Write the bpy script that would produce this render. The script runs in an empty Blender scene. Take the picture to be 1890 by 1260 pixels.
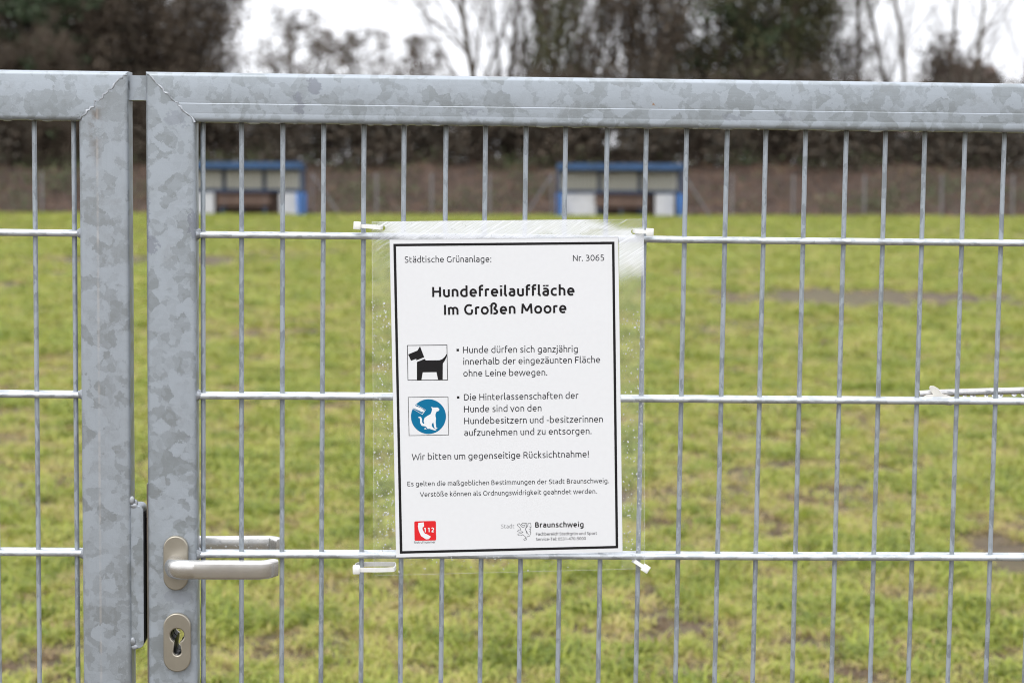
import bpy, bmesh, math, random
import numpy as np
from mathutils import Matrix, Vector, Euler, noise as mnoise

R = math.radians
scene = bpy.context.scene
COL = scene.collection

# ------------------------------------------------------------------ camera
cam_d = bpy.data.cameras.new('camera')
cam = bpy.data.objects.new('camera', cam_d)
COL.objects.link(cam)
_r = Vector((0.999993, 0.000323, 0.003826)); _u = Vector((-0.00384, 0.084249, 0.996437)); _f = Vector((0.0, 0.996445, -0.08425))
_m = Matrix((( _r.x, _u.x, -_f.x, 0), (_r.y, _u.y, -_f.y, 0), (_r.z, _u.z, -_f.z, 1.53), (0, 0, 0, 1)))
cam.matrix_world = _m
cam_d.sensor_width = 36.0
cam_d.lens = 3560 / 1890 * 36
cam_d.clip_start = 0.05
cam_d.clip_end = 2000
cam_d.dof.use_dof = True
cam_d.dof.focus_distance = 2.39
cam_d.dof.aperture_fstop = 7.0
scene.camera = cam

# ------------------------------------------------------------------ overcast sky
SUN_EL, SUN_AZ = 52.0, 205.0
world = bpy.data.worlds.new('World')
scene.world = world
world.use_nodes = True
wn = world.node_tree.nodes; wl = world.node_tree.links
wn.clear()
wo = wn.new('ShaderNodeOutputWorld'); bg = wn.new('ShaderNodeBackground')
sky = wn.new('ShaderNodeTexSky'); sky.sky_type = 'NISHITA'; sky.sun_disc = False
sky.sun_elevation = R(SUN_EL); sky.sun_rotation = R(SUN_AZ)
sky.air_density = 1.0; sky.dust_density = 3.0; sky.ozone_density = 1.0
hs = wn.new('ShaderNodeHueSaturation'); hs.inputs['Saturation'].default_value = 0.12
wl.new(sky.outputs[0], hs.inputs['Color'])
# a closed cloud deck: brighter overhead than at the horizon, with faint unevenness
tc = wn.new('ShaderNodeTexCoord'); sp = wn.new('ShaderNodeSeparateXYZ')
wl.new(tc.outputs['Generated'], sp.inputs[0])
mr = wn.new('ShaderNodeMapRange'); mr.inputs['From Min'].default_value = 0; mr.inputs['From Max'].default_value = 1
mr.inputs['To Min'].default_value = 8.2; mr.inputs['To Max'].default_value = 16.5
wl.new(sp.outputs['Z'], mr.inputs['Value'])
nz = wn.new('ShaderNodeTexNoise'); nz.inputs['Scale'].default_value = 3.0; nz.inputs['Detail'].default_value = 4
wl.new(tc.outputs['Generated'], nz.inputs['Vector'])
nm = wn.new('ShaderNodeMapRange'); nm.inputs['To Min'].default_value = 0.88; nm.inputs['To Max'].default_value = 1.12
wl.new(nz.outputs['Fac'], nm.inputs['Value'])
ml = wn.new('ShaderNodeMath'); ml.operation = 'MULTIPLY'
wl.new(mr.outputs[0], ml.inputs[0]); wl.new(nm.outputs[0], ml.inputs[1])
cl = wn.new('ShaderNodeVectorMath'); cl.operation = 'SCALE'
cl.inputs[0].default_value = (0.975, 0.993, 1.045)
wl.new(ml.outputs[0], cl.inputs['Scale'])
mx = wn.new('ShaderNodeMix'); mx.data_type = 'RGBA'; mx.inputs[0].default_value = 0.88
wl.new(hs.outputs[0], mx.inputs[6]); wl.new(cl.outputs[0], mx.inputs[7])
wl.new(mx.outputs[2], bg.inputs['Color'])
bg.inputs['Strength'].default_value = 0.12
wl.new(bg.outputs[0], wo.inputs['Surface'])

sun_d = bpy.data.lights.new('sun', 'SUN')
sun = bpy.data.objects.new('sun', sun_d)
COL.objects.link(sun)
sun_d.energy = 0.9; sun_d.angle = R(35); sun_d.color = (1.0, 0.97, 0.93)
_az = R(SUN_AZ)
sd = Vector((math.sin(_az) * math.cos(R(SUN_EL)), math.cos(_az) * math.cos(R(SUN_EL)), math.sin(R(SUN_EL))))
sun.rotation_euler = sd.to_track_quat('Z', 'Y').to_euler()
sun.location = (0, -20, 40)

vs = scene.view_settings
scene.display_settings.display_device = 'sRGB'
vs.view_transform = 'Standard'; vs.look = 'None'; vs.gamma = 1.0; vs.use_curve_mapping = False
vs.exposure = 0.45
scene.cycles.max_bounces = 8
scene.cycles.transparent_max_bounces = 24
scene.cycles.use_denoising = True
scene.cycles.filter_width = 1.05

# ------------------------------------------------------------------ materials
def mat(name):
    m = bpy.data.materials.new(name); m.use_nodes = True
    n = m.node_tree.nodes; l = m.node_tree.links
    return m, n, l, n['Principled BSDF']

def ramp(n, stops):
    r = n.new('ShaderNodeValToRGB'); e = r.color_ramp.elements
    while len(e) < len(stops): e.new(0.5)
    for i, (p, c) in enumerate(stops):
        e[i].position = p; e[i].color = (*c, 1) if len(c) == 3 else c
    return r

def simple(name, col, rough=0.6, metal=0.0, var=0.0, scale=20.0, bump=0.0, coords='Object'):
    m, n, l, p = mat(name)
    p.inputs['Base Color'].default_value = (*col, 1); p.inputs['Roughness'].default_value = rough; p.inputs['Metallic'].default_value = metal
    if var > 0 or bump > 0:
        t = n.new('ShaderNodeTexCoord'); z = n.new('ShaderNodeTexNoise'); z.inputs['Scale'].default_value = scale; z.inputs['Detail'].default_value = 6
        l.new(t.outputs[coords], z.inputs['Vector'])
        if var > 0:
            r = ramp(n, [(0.3, [c * (1 - var) for c in col]), (0.7, [min(1, c * (1 + var)) for c in col])])
            l.new(z.outputs['Fac'], r.inputs[0]); l.new(r.outputs[0], p.inputs['Base Color'])
        if bump > 0:
            b = n.new('ShaderNodeBump'); b.inputs['Strength'].default_value = 0.4; b.inputs['Distance'].default_value = bump
            l.new(z.outputs['Fac'], b.inputs['Height']); l.new(b.outputs[0], p.inputs['Normal'])
    return m

def mathn(n, l, op, a, b=None, clamp=False):
    k = n.new('ShaderNodeMath'); k.operation = op; k.use_clamp = clamp
    for i, v in enumerate((a, b)):
        if v is None: continue
        if isinstance(v, (int, float)): k.inputs[i].default_value = v
        else: l.new(v, k.inputs[i])
    return k.outputs[0]

def maprange(n, l, v, a, b, c=0.0, d=1.0, smooth=True):
    k = n.new('ShaderNodeMapRange'); k.interpolation_type = 'SMOOTHSTEP' if smooth else 'LINEAR'
    for i, q in zip((1, 2, 3, 4), (a, b, c, d)): k.inputs[i].default_value = q
    l.new(v, k.inputs[0]); return k.outputs[0]

def mixc(n, l, fac, a, b, blend='MIX'):
    k = n.new('ShaderNodeMix'); k.data_type = 'RGBA'; k.blend_type = blend
    if isinstance(fac, (int, float)): k.inputs[0].default_value = fac
    else: l.new(fac, k.inputs[0])
    for i, v in ((6, a), (7, b)):
        if isinstance(v, tuple): k.inputs[i].default_value = (*v, 1)
        else: l.new(v, k.inputs[i])
    return k.outputs[2]

def galv(name, dark, light, scale, off=(0, 0, 0), stain=False, per_object=False, stretch=(1, 1, 1), marks=()):
    """zinc spangle: warped crystal patches, brushed dulling, small dark pits"""
    m, n, l, p = mat(name)
    t = n.new('ShaderNodeTexCoord')
    mp = n.new('ShaderNodeMapping'); mp.inputs['Location'].default_value = off; mp.inputs['Scale'].default_value = stretch
    l.new(t.outputs['Object'], mp.inputs[0]); vec = mp.outputs[0]
    if per_object:
        oi = n.new('ShaderNodeObjectInfo'); va = n.new('ShaderNodeVectorMath'); va.operation = 'ADD'
        cx = n.new('ShaderNodeCombineXYZ'); q = mathn(n, l, 'MULTIPLY', oi.outputs['Random'], 9.0); l.new(q, cx.inputs[2]); l.new(q, cx.inputs[0])
        l.new(vec, va.inputs[0]); l.new(cx.outputs[0], va.inputs[1]); vec = va.outputs[0]
    w = n.new('ShaderNodeTexNoise'); w.inputs['Scale'].default_value = scale * 1.6; w.inputs['Detail'].default_value = 7; w.inputs['Roughness'].default_value = 0.68
    l.new(vec, w.inputs['Vector'])
    wv = n.new('ShaderNodeVectorMath'); wv.operation = 'MULTIPLY_ADD'
    wv.inputs[1].default_value = (0.9 / scale,) * 3
    l.new(w.outputs['Color'], wv.inputs[0]); l.new(vec, wv.inputs[2])
    v1 = n.new('ShaderNodeTexVoronoi'); v1.inputs['Scale'].default_value = scale; l.new(wv.outputs[0], v1.inputs['Vector'])
    v2 = n.new('ShaderNodeTexVoronoi'); v2.inputs['Scale'].default_value = scale * 2.3; l.new(wv.outputs[0], v2.inputs['Vector'])
    s1 = n.new('ShaderNodeSeparateColor'); l.new(v1.outputs['Color'], s1.inputs[0])
    s2 = n.new('ShaderNodeSeparateColor'); l.new(v2.outputs['Color'], s2.inputs[0])
    big = n.new('ShaderNodeTexNoise'); big.inputs['Scale'].default_value = scale * 0.22; big.inputs['Detail'].default_value = 2; l.new(vec, big.inputs['Vector'])
    fine = n.new('ShaderNodeTexNoise'); fine.inputs['Scale'].default_value = scale * 16; fine.inputs['Detail'].default_value = 4; l.new(vec, fine.inputs['Vector'])
    a = mathn(n, l, 'MULTIPLY', s1.outputs[0], 0.56)
    b = mathn(n, l, 'MULTIPLY', s2.outputs[1], 0.32)
    c = mathn(n, l, 'MULTIPLY', big.outputs['Fac'], 0.25)
    d = mathn(n, l, 'MULTIPLY', fine.outputs['Fac'], 0.22)
    f = mathn(n, l, 'ADD', mathn(n, l, 'ADD', a, b), mathn(n, l, 'ADD', c, d))
    mid = tuple((x + y) / 2 for x, y in zip(dark, light))
    r = ramp(n, [(0.40, dark), (0.635, mid), (0.67, tuple(0.25 * x + 0.75 * y for x, y in zip(dark, light))), (0.88, light)])
    l.new(f, r.inputs[0]); colr = r.outputs[0]
    # zinc runs and rubbed streaks along the member, and a soft grime film
    ms_ = n.new('ShaderNodeMapping'); ms_.inputs['Scale'].default_value = (1.0, 1.0, 0.06) if stain or not marks else (0.05, 1.0, 1.0); l.new(vec, ms_.inputs[0])
    stn = n.new('ShaderNodeTexNoise'); stn.inputs['Scale'].default_value = scale * 6; stn.inputs['Detail'].default_value = 4; l.new(ms_.outputs[0], stn.inputs['Vector'])
    colr = mixc(n, l, maprange(n, l, stn.outputs['Fac'], 0.52, 0.75, 0.0, 0.35), colr, tuple(0.35 * x + 0.65 * y for x, y in zip(dark, light)))
    grm = n.new('ShaderNodeTexNoise'); grm.inputs['Scale'].default_value = scale * 0.35; grm.inputs['Detail'].default_value = 8; grm.inputs['Roughness'].default_value = 0.7; l.new(vec, grm.inputs['Vector'])
    colr = mixc(n, l, maprange(n, l, grm.outputs['Fac'], 0.52, 0.72, 0.0, 0.35), colr, (0.23, 0.235, 0.23))
    # dark pits / dross
    pit = n.new('ShaderNodeTexNoise'); pit.inputs['Scale'].default_value = scale * 5; pit.inputs['Detail'].default_value = 3; l.new(vec, pit.inputs['Vector'])
    pm = maprange(n, l, pit.outputs['Fac'], 0.70, 0.80)
    colr = mixc(n, l, mathn(n, l, 'MULTIPLY', pm, 0.45), colr, (0.16, 0.16, 0.18))
    # larger dark grey dross marks
    dr = n.new('ShaderNodeTexNoise'); dr.inputs['Scale'].default_value = scale * 0.6; dr.inputs['Detail'].default_value = 6; dr.inputs['Roughness'].default_value = 0.7
    l.new(wv.outputs[0], dr.inputs['Vector'])
    dm = maprange(n, l, dr.outputs['Fac'], 0.685, 0.70)
    colr = mixc(n, l, mathn(n, l, 'MULTIPLY', dm, 0.5), colr, (0.2, 0.2, 0.24))
    if marks:
        mk = n.new('ShaderNodeTexNoise'); mk.inputs['Scale'].default_value = 130; mk.inputs['Detail'].default_value = 5; mk.inputs['Roughness'].default_value = 0.7; l.new(t.outputs['Object'], mk.inputs['Vector'])
        so = n.new('ShaderNodeSeparateXYZ'); l.new(t.outputs['Object'], so.inputs[0]); wob = mathn(n, l, 'MULTIPLY', mathn(n, l, 'SUBTRACT', mk.outputs['Fac'], 0.5), 0.03)
        for (mu, mv, ru, rv, am, mc) in marks:
            q1 = mathn(n, l, 'DIVIDE', mathn(n, l, 'ADD', mathn(n, l, 'SUBTRACT', so.outputs['X'], mu), wob), ru); q2 = mathn(n, l, 'DIVIDE', mathn(n, l, 'SUBTRACT', mathn(n, l, 'SUBTRACT', so.outputs['Z'], mv + 1.40), mathn(n, l, 'MULTIPLY', wob, 0.8)), rv)
            dd = mathn(n, l, 'SQRT', mathn(n, l, 'ADD', mathn(n, l, 'MULTIPLY', q1, q1), mathn(n, l, 'MULTIPLY', q2, q2)))
            colr = mixc(n, l, mathn(n, l, 'MULTIPLY', maprange(n, l, dd, 1.0, 0.75), am), colr, mc)
    if stain:
        sx = n.new('ShaderNodeSeparateXYZ'); l.new(t.outputs['Object'], sx.inputs[0])
        jit = n.new('ShaderNodeTexNoise'); jit.inputs['Scale'].default_value = 60; jit.inputs['Detail'].default_value = 6; l.new(t.outputs['Object'], jit.inputs['Vector'])
        # a brown run beside the seam, from the mitre down
        dx = mathn(n, l, 'ABSOLUTE', mathn(n, l, 'ADD', sx.outputs['X'], 0.1262))
        dx = mathn(n, l, 'ADD', dx, mathn(n, l, 'MULTIPLY', mathn(n, l, 'SUBTRACT', jit.outputs['Fac'], 0.5), 0.026))
        band = maprange(n, l, dx, 0.011, 0.0015)
        vert = mathn(n, l, 'MULTIPLY', maprange(n, l, sx.outputs['Z'], 1.40 + 0.06, 1.40 + 0.14), maprange(n, l, sx.outputs['Z'], 1.40 + 0.196, 1.40 + 0.19))
        f2 = mathn(n, l, 'MULTIPLY', mathn(n, l, 'MULTIPLY', band, vert), maprange(n, l, jit.outputs['Fac'], 0.35, 0.6))
        colr = mixc(n, l, mathn(n, l, 'MULTIPLY', f2, 0.8), colr, (0.15, 0.12, 0.095))
        # faint pale-brown seam line all the way down
        ln = maprange(n, l, mathn(n, l, 'ABSOLUTE', mathn(n, l, 'ADD', sx.outputs['X'], 0.1242)), 0.0022, 0.0005)
        l2 = mathn(n, l, 'MULTIPLY', ln, maprange(n, l, jit.outputs['Fac'], 0.3, 0.7))
        colr = mixc(n, l, mathn(n, l, 'MULTIPLY', l2, 0.35), colr, (0.55, 0.50, 0.46))
    l.new(colr, p.inputs['Base Color'])
    p.inputs['Metallic'].default_value = 0.45
    rr = maprange(n, l, f, 0.2, 1.0, 0.36, 0.54); l.new(rr, p.inputs['Roughness'])
    bh = mathn(n, l, 'ADD', mathn(n, l, 'MULTIPLY', fine.outputs['Fac'], 0.4), mathn(n, l, 'ADD', mathn(n, l, 'MULTIPLY', pit.outputs['Fac'], 0.5), a))
    bp = n.new('ShaderNodeBump'); bp.inputs['Strength'].default_value = 0.22; bp.inputs['Distance'].default_value = 0.0009
    l.new(bh, bp.inputs['Height']); l.new(bp.outputs[0], p.inputs['Normal'])
    return m

M = {}
DG = (0.17, 0.18, 0.215)
MARKS = [(0.139, 0.183, 0.009, 0.011, 0.6, DG), (0.119, 0.170, 0.008, 0.006, 0.55, DG), (0.121, 0.157, 0.008, 0.010, 0.55, DG), (-0.060, -0.012, 0.010, 0.012, 0.55, DG), (-0.008, 0.012, 0.006, 0.020, 0.6, DG), (-0.030, 0.142, 0.016, 0.010, 0.3, DG),
         (-0.0635, 0.02, 0.003, 0.03, 0.5, DG), (0.556, 0.166, 0.0022, 0.0016, 0.9, (0.30, 0.17, 0.08)), (0.335, 0.155, 0.014, 0.004, 0.35, DG), (0.655, 0.152, 0.016, 0.004, 0.35, DG), (0.72, 0.150, 0.010, 0.004, 0.35, DG), (-0.028, -0.45, 0.022, 0.010, 0.25, DG)]
M['galv'] = galv('galvanised_steel', (0.256, 0.281, 0.295), (0.352, 0.388, 0.426), 56, marks=MARKS)
M['galv_stained'] = galv('galvanised_steel_stained', (0.258, 0.280, 0.293), (0.348, 0.382, 0.418), 52, off=(3, 1, 2), stain=True)
M['rod'] = galv('galvanised_rod', (0.25, 0.275, 0.297), (0.37, 0.408, 0.446), 120, per_object=True, stretch=(1, 1, 0.5))
M['weld'] = galv('galvanised_weld', (0.25, 0.265, 0.28), (0.39, 0.41, 0.44), 150)
M['alu'] = simple('brushed_anodised_aluminium', (0.37, 0.34, 0.28), 0.36, 0.7, 0.05, 60, 0.0003)
M['alu2'] = simple('silver_aluminium', (0.66, 0.645, 0.62), 0.27, 0.9, 0.06, 60, 0.0003)
M['black'] = simple('black_plastic', (0.008, 0.008, 0.009), 0.4); M['black'].node_tree.nodes['Principled BSDF'].inputs['Specular IOR Level'].default_value = 0.06
M['lockface'] = simple('tarnished_lock_plate', (0.20, 0.175, 0.15), 0.5, 0.6, 0.2, 40)
M['white_nylon'] = simple('white_nylon', (0.80, 0.80, 0.77), 0.42, 0, 0.04, 200)
M['white_nylon'].node_tree.nodes['Principled BSDF'].inputs['Subsurface Weight'].default_value = 0.0
M['cream_metal'] = simple('cream_painted_metal', (0.66, 0.63, 0.57), 0.45, 0.1, 0.12, 120)
M['white_metal'] = simple('bare_metal_bar', (0.55, 0.54, 0.53), 0.22, 0.8, 0.15, 120)
M['ink'] = simple('black_ink', (0.014, 0.013, 0.014), 0.55)
M['ink_soft'] = simple('dark_grey_ink', (0.016, 0.016, 0.020), 0.55)
M['ink_grey'] = simple('grey_ink', (0.22, 0.22, 0.23), 0.55)
M['red'] = simple('red_ink', (0.66, 0.022, 0.026), 0.5)
M['blue_ink'] = simple('blue_ink', (0.004, 0.145, 0.285), 0.5)
M['white_ink'] = simple('white_ink', (0.74, 0.745, 0.755), 0.6)
for k_ in ('ink', 'ink_soft', 'blue_ink', 'red'): M[k_].node_tree.nodes['Principled BSDF'].inputs['Specular IOR Level'].default_value = 0.12
M['paper'] = simple('white_paper', (0.71, 0.718, 0.732), 0.6, 0, 0.012, 160, 0.00008)
_n = M['paper'].node_tree.nodes; _l = M['paper'].node_tree.links; _p = _n['Principled BSDF']      # gloss of the laminate over the sheet, slightly buckled
_p.inputs['Coat Weight'].default_value = 0.5; _p.inputs['Coat Roughness'].default_value = 0.18
_t = _n.new('ShaderNodeTexCoord'); _z = _n.new('ShaderNodeTexNoise'); _z.inputs['Scale'].default_value = 9; _z.inputs['Detail'].default_value = 2; _l.new(_t.outputs['Object'], _z.inputs['Vector'])
_b = _n.new('ShaderNodeBump'); _b.inputs['Strength'].default_value = 0.5; _b.inputs['Distance'].default_value = 0.012; _l.new(_z.outputs['Fac'], _b.inputs['Height']); _l.new(_b.outputs[0], _p.inputs['Coat Normal'])

m, n, l, p = mat('water'); M['water'] = m
p.inputs['Transmission Weight'].default_value = 0.8; p.inputs['IOR'].default_value = 1.33; p.inputs['Roughness'].default_value = 0.03; p.inputs['Base Color'].default_value = (0.95, 0.96, 0.97, 1)

# laminating film: clear, faintly milky, with wet scratches, fogging and sky glare painted white along the top and the upper right
m, n, l, p = mat('laminating_film'); M['film'] = m
n.remove(p); out = n['Material Output']
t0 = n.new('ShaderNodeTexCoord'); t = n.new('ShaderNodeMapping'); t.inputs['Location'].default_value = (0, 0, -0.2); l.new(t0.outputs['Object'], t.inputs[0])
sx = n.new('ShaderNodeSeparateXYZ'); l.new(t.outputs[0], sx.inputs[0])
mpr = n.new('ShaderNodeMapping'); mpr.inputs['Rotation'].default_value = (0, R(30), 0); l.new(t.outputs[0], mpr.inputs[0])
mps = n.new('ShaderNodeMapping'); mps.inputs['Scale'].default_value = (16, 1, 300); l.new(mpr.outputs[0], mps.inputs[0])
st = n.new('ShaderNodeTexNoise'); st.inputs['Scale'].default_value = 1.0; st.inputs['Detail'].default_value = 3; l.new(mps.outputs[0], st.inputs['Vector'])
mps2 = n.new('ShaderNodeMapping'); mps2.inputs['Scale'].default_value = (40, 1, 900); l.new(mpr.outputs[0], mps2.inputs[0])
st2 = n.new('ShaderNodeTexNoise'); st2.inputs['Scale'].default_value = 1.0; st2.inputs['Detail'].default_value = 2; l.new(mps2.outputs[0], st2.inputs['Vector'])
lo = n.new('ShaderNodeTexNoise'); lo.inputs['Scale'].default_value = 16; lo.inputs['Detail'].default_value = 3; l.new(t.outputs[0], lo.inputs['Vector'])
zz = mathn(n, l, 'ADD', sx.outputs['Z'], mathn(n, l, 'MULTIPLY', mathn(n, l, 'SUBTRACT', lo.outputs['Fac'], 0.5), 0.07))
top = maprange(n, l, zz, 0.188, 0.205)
# fog and glare are lighter at the far left and far right top corners (only hatching there)
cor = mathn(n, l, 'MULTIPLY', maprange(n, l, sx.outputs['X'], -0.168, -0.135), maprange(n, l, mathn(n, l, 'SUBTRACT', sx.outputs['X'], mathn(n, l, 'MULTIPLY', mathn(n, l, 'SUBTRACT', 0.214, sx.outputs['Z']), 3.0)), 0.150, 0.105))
fog_glare_top = mathn(n, l, 'MULTIPLY', top, cor)
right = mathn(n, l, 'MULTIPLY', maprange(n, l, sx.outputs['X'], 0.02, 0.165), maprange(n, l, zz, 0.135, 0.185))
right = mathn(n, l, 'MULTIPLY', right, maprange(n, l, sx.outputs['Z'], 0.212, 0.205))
fog_glare = mathn(n, l, 'MAXIMUM', mathn(n, l, 'MULTIPLY', fog_glare_top, 0.66), mathn(n, l, 'MULTIPLY', right, 0.70))
# the painted fog and glare are thinned where the film is bonded to the paper
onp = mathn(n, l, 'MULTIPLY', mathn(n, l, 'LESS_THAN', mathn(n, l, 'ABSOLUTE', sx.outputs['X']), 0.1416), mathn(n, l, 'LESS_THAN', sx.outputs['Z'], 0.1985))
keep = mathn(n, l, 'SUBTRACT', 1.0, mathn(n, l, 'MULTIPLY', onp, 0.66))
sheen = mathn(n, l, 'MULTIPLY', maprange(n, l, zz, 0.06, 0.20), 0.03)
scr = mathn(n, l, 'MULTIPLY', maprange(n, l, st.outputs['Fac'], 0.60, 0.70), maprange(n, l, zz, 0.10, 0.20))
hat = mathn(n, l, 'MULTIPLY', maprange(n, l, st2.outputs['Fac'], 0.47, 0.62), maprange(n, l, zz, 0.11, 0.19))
w = mathn(n, l, 'ADD', mathn(n, l, 'ADD', fog_glare, sheen), mathn(n, l, 'ADD', mathn(n, l, 'MULTIPLY', scr, 0.30), mathn(n, l, 'MULTIPLY', hat, 0.15)), True)
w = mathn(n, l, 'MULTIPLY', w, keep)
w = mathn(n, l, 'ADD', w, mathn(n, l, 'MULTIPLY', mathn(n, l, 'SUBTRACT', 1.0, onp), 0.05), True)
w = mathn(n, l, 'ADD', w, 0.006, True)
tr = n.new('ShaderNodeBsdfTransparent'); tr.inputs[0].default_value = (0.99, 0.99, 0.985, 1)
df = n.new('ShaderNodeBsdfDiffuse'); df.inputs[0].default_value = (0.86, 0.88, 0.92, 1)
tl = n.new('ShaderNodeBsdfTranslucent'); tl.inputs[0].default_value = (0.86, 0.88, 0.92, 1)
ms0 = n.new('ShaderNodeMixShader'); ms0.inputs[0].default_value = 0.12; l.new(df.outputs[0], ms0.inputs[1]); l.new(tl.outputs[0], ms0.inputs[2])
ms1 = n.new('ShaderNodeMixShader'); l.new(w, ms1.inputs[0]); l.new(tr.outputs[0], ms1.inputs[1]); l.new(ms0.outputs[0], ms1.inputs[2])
gl = n.new('ShaderNodeBsdfGlossy'); gl.inputs['Roughness'].default_value = 0.12
fr = n.new('ShaderNodeFresnel'); fr.inputs['IOR'].default_value = 1.45
bn = n.new('ShaderNodeTexNoise'); bn.inputs['Scale'].default_value = 22; bn.inputs['Detail'].default_value = 2; l.new(t.outputs[0], bn.inputs['Vector'])
bp = n.new('ShaderNodeBump'); bp.inputs['Strength'].default_value = 0.25; bp.inputs['Distance'].default_value = 0.004; l.new(bn.outputs['Fac'], bp.inputs['Height'])
l.new(bp.outputs[0], gl.inputs['Normal'])
ms2 = n.new('ShaderNodeMixShader'); l.new(mathn(n, l, 'MULTIPLY', fr.outputs[0], 0.22), ms2.inputs[0]); l.new(ms1.outputs[0], ms2.inputs[1]); l.new(gl.outputs[0], ms2.inputs[2])
l.new(ms2.outputs[0], out.inputs['Surface'])

# ------------------------------------------------------------------ mesh helpers
class MB:
    def __init__(s): s.v = []; s.f = []; s.mi = []
    def add(s, vs, fs, mi=0):
        k = len(s.v); s.v += [tuple(map(float, q)) for q in vs]; s.f += [tuple(i + k for i in q) for q in fs]; s.mi += [mi] * len(fs); return s
    def box(s, x0, x1, y0, y1, z0, z1, mi=0):
        return s.add([(x0,y0,z0),(x1,y0,z0),(x1,y1,z0),(x0,y1,z0),(x0,y0,z1),(x1,y0,z1),(x1,y1,z1),(x0,y1,z1)],
                     [(0,3,2,1),(4,5,6,7),(0,1,5,4),(1,2,6,5),(2,3,7,6),(3,0,4,7)], mi)
    def bar(s, a, b, w, h, up=(0, 0, 1)):
        a, b = Vector(a), Vector(b); d = (b - a).normalized(); u = Vector(up)
        if abs(d.dot(u)) > 0.99: u = Vector((1, 0, 0))
        sd_ = d.cross(u).normalized(); u = sd_.cross(d).normalized(); vs_ = []
        for q in (a, b):
            for i, j in ((-1, -1), (1, -1), (1, 1), (-1, 1)): vs_.append(q + sd_ * (i * w / 2) + u * (j * h / 2))
        return s.add(vs_, [(0,1,2,3)[::-1],(4,5,6,7),(0,1,5,4),(1,2,6,5),(2,3,7,6),(3,0,4,7)])
    def tube(s, path, rad, n=8, caps=True, mi=0):
        path = [Vector(q) for q in path]; rad = rad if isinstance(rad, (list, tuple)) else [rad] * len(path)
        rings = []; prev = None
        for i, q in enumerate(path):
            d = (path[min(i + 1, len(path) - 1)] - path[max(i - 1, 0)]).normalized()
            if prev is None:
                u = d.cross(Vector((0, 1, 0)) if abs(d.y) < 0.9 else Vector((1, 0, 0))).normalized()
            else: u = (prev - d * prev.dot(d)).normalized()
            prev = u; w_ = d.cross(u)
            rings.append([q + (u * math.cos(2 * math.pi * k / n) + w_ * math.sin(2 * math.pi * k / n)) * rad[i] for k in range(n)])
        return s.loft(rings, caps, mi)
    def loft(s, rings, caps=True, mi=0):
        n_ = len(rings[0]); vs_ = [q for r_ in rings for q in r_]; fs = []
        for i in range(len(rings) - 1):
            for k in range(n_):
                a, b = i * n_ + k, i * n_ + (k + 1) % n_
                fs.append((a, b, b + n_, a + n_))
        if caps: fs.append(tuple(range(n_))[::-1]); fs.append(tuple(range((len(rings) - 1) * n_, len(rings) * n_)))
        return s.add(vs_, fs, mi)
    def dome(s, c, rx, ry, rz, axis, n=8, m=3):
        """half ellipsoid; axis = outward direction 'x','y','z' with sign"""
        c = Vector(c); vs_ = []; fs = []
        ax = {'-y': (Vector((1,0,0)), Vector((0,0,1)), Vector((0,-1,0))), '-z': (Vector((1,0,0)), Vector((0,1,0)), Vector((0,0,-1))), 'z': (Vector((1,0,0)), Vector((0,1,0)), Vector((0,0,1))),
              'y': (Vector((1,0,0)), Vector((0,0,1)), Vector((0,1,0)))}[axis]
        for j in range(m):
            th = j / m * math.pi / 2
            for k in range(n):
                a = 2 * math.pi * k / n
                vs_.append(c + ax[0] * (rx * math.cos(th) * math.cos(a)) + ax[1] * (ry * math.cos(th) * math.sin(a)) + ax[2] * (rz * math.sin(th)))
        vs_.append(c + ax[2] * rz)
        for j in range(m - 1):
            for k in range(n): fs.append((j*n+k, j*n+(k+1)%n, (j+1)*n+(k+1)%n, (j+1)*n+k))
        for k in range(n): fs.append(((m-1)*n+k, (m-1)*n+(k+1)%n, m*n))
        fs.append(tuple(range(n))[::-1])
        return s.add(vs_, fs)
    def mesh(s, name, mats, smooth=None):
        me = bpy.data.meshes.new(name); me.from_pydata(s.v, [], s.f)
        for m_ in (mats if isinstance(mats, (list, tuple)) else [mats]): me.materials.append(m_)
        if any(s.mi): me.polygons.foreach_set('material_index', s.mi)
        bm = bmesh.new(); bm.from_mesh(me); bmesh.ops.recalc_face_normals(bm, faces=bm.faces); bm.to_mesh(me); bm.free()
        if smooth:
            me.polygons.foreach_set('use_smooth', [True] * len(me.polygons)); me.set_sharp_from_angle(angle=R(smooth))
        me.update(); return me

def link(name, me, parent=None, loc=(0, 0, 0), rot=(0, 0, 0)):
    o = bpy.data.objects.new(name, me); COL.objects.link(o)
    if parent is not None: o.parent = parent
    o.location = loc; o.rotation_euler = rot
    return o

def tag(o, label=None, cat=None, group=None, kind=None):
    if label: o['label'] = label
    if cat: o['category'] = cat
    if group: o['group'] = group
    if kind: o['kind'] = kind
    return o

def thing(name, label, cat, loc=(0, 0, 0), rot=(0, 0, 0), group=None):
    return tag(link(name, None, None, loc, rot), label, cat, group)

def part(name, mb, mats, parent, smooth=None, kind=None, loc=(0, 0, 0), rot=(0, 0, 0)):
    return tag(link(name, mb.mesh(name, mats, smooth), parent, loc, rot), kind=kind)

def copy_tree(o, parent=None):
    c = o.copy(); COL.objects.link(c)
    if parent is not None: c.parent = parent
    for ch in o.children: copy_tree(ch, c)
    return c

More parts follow.
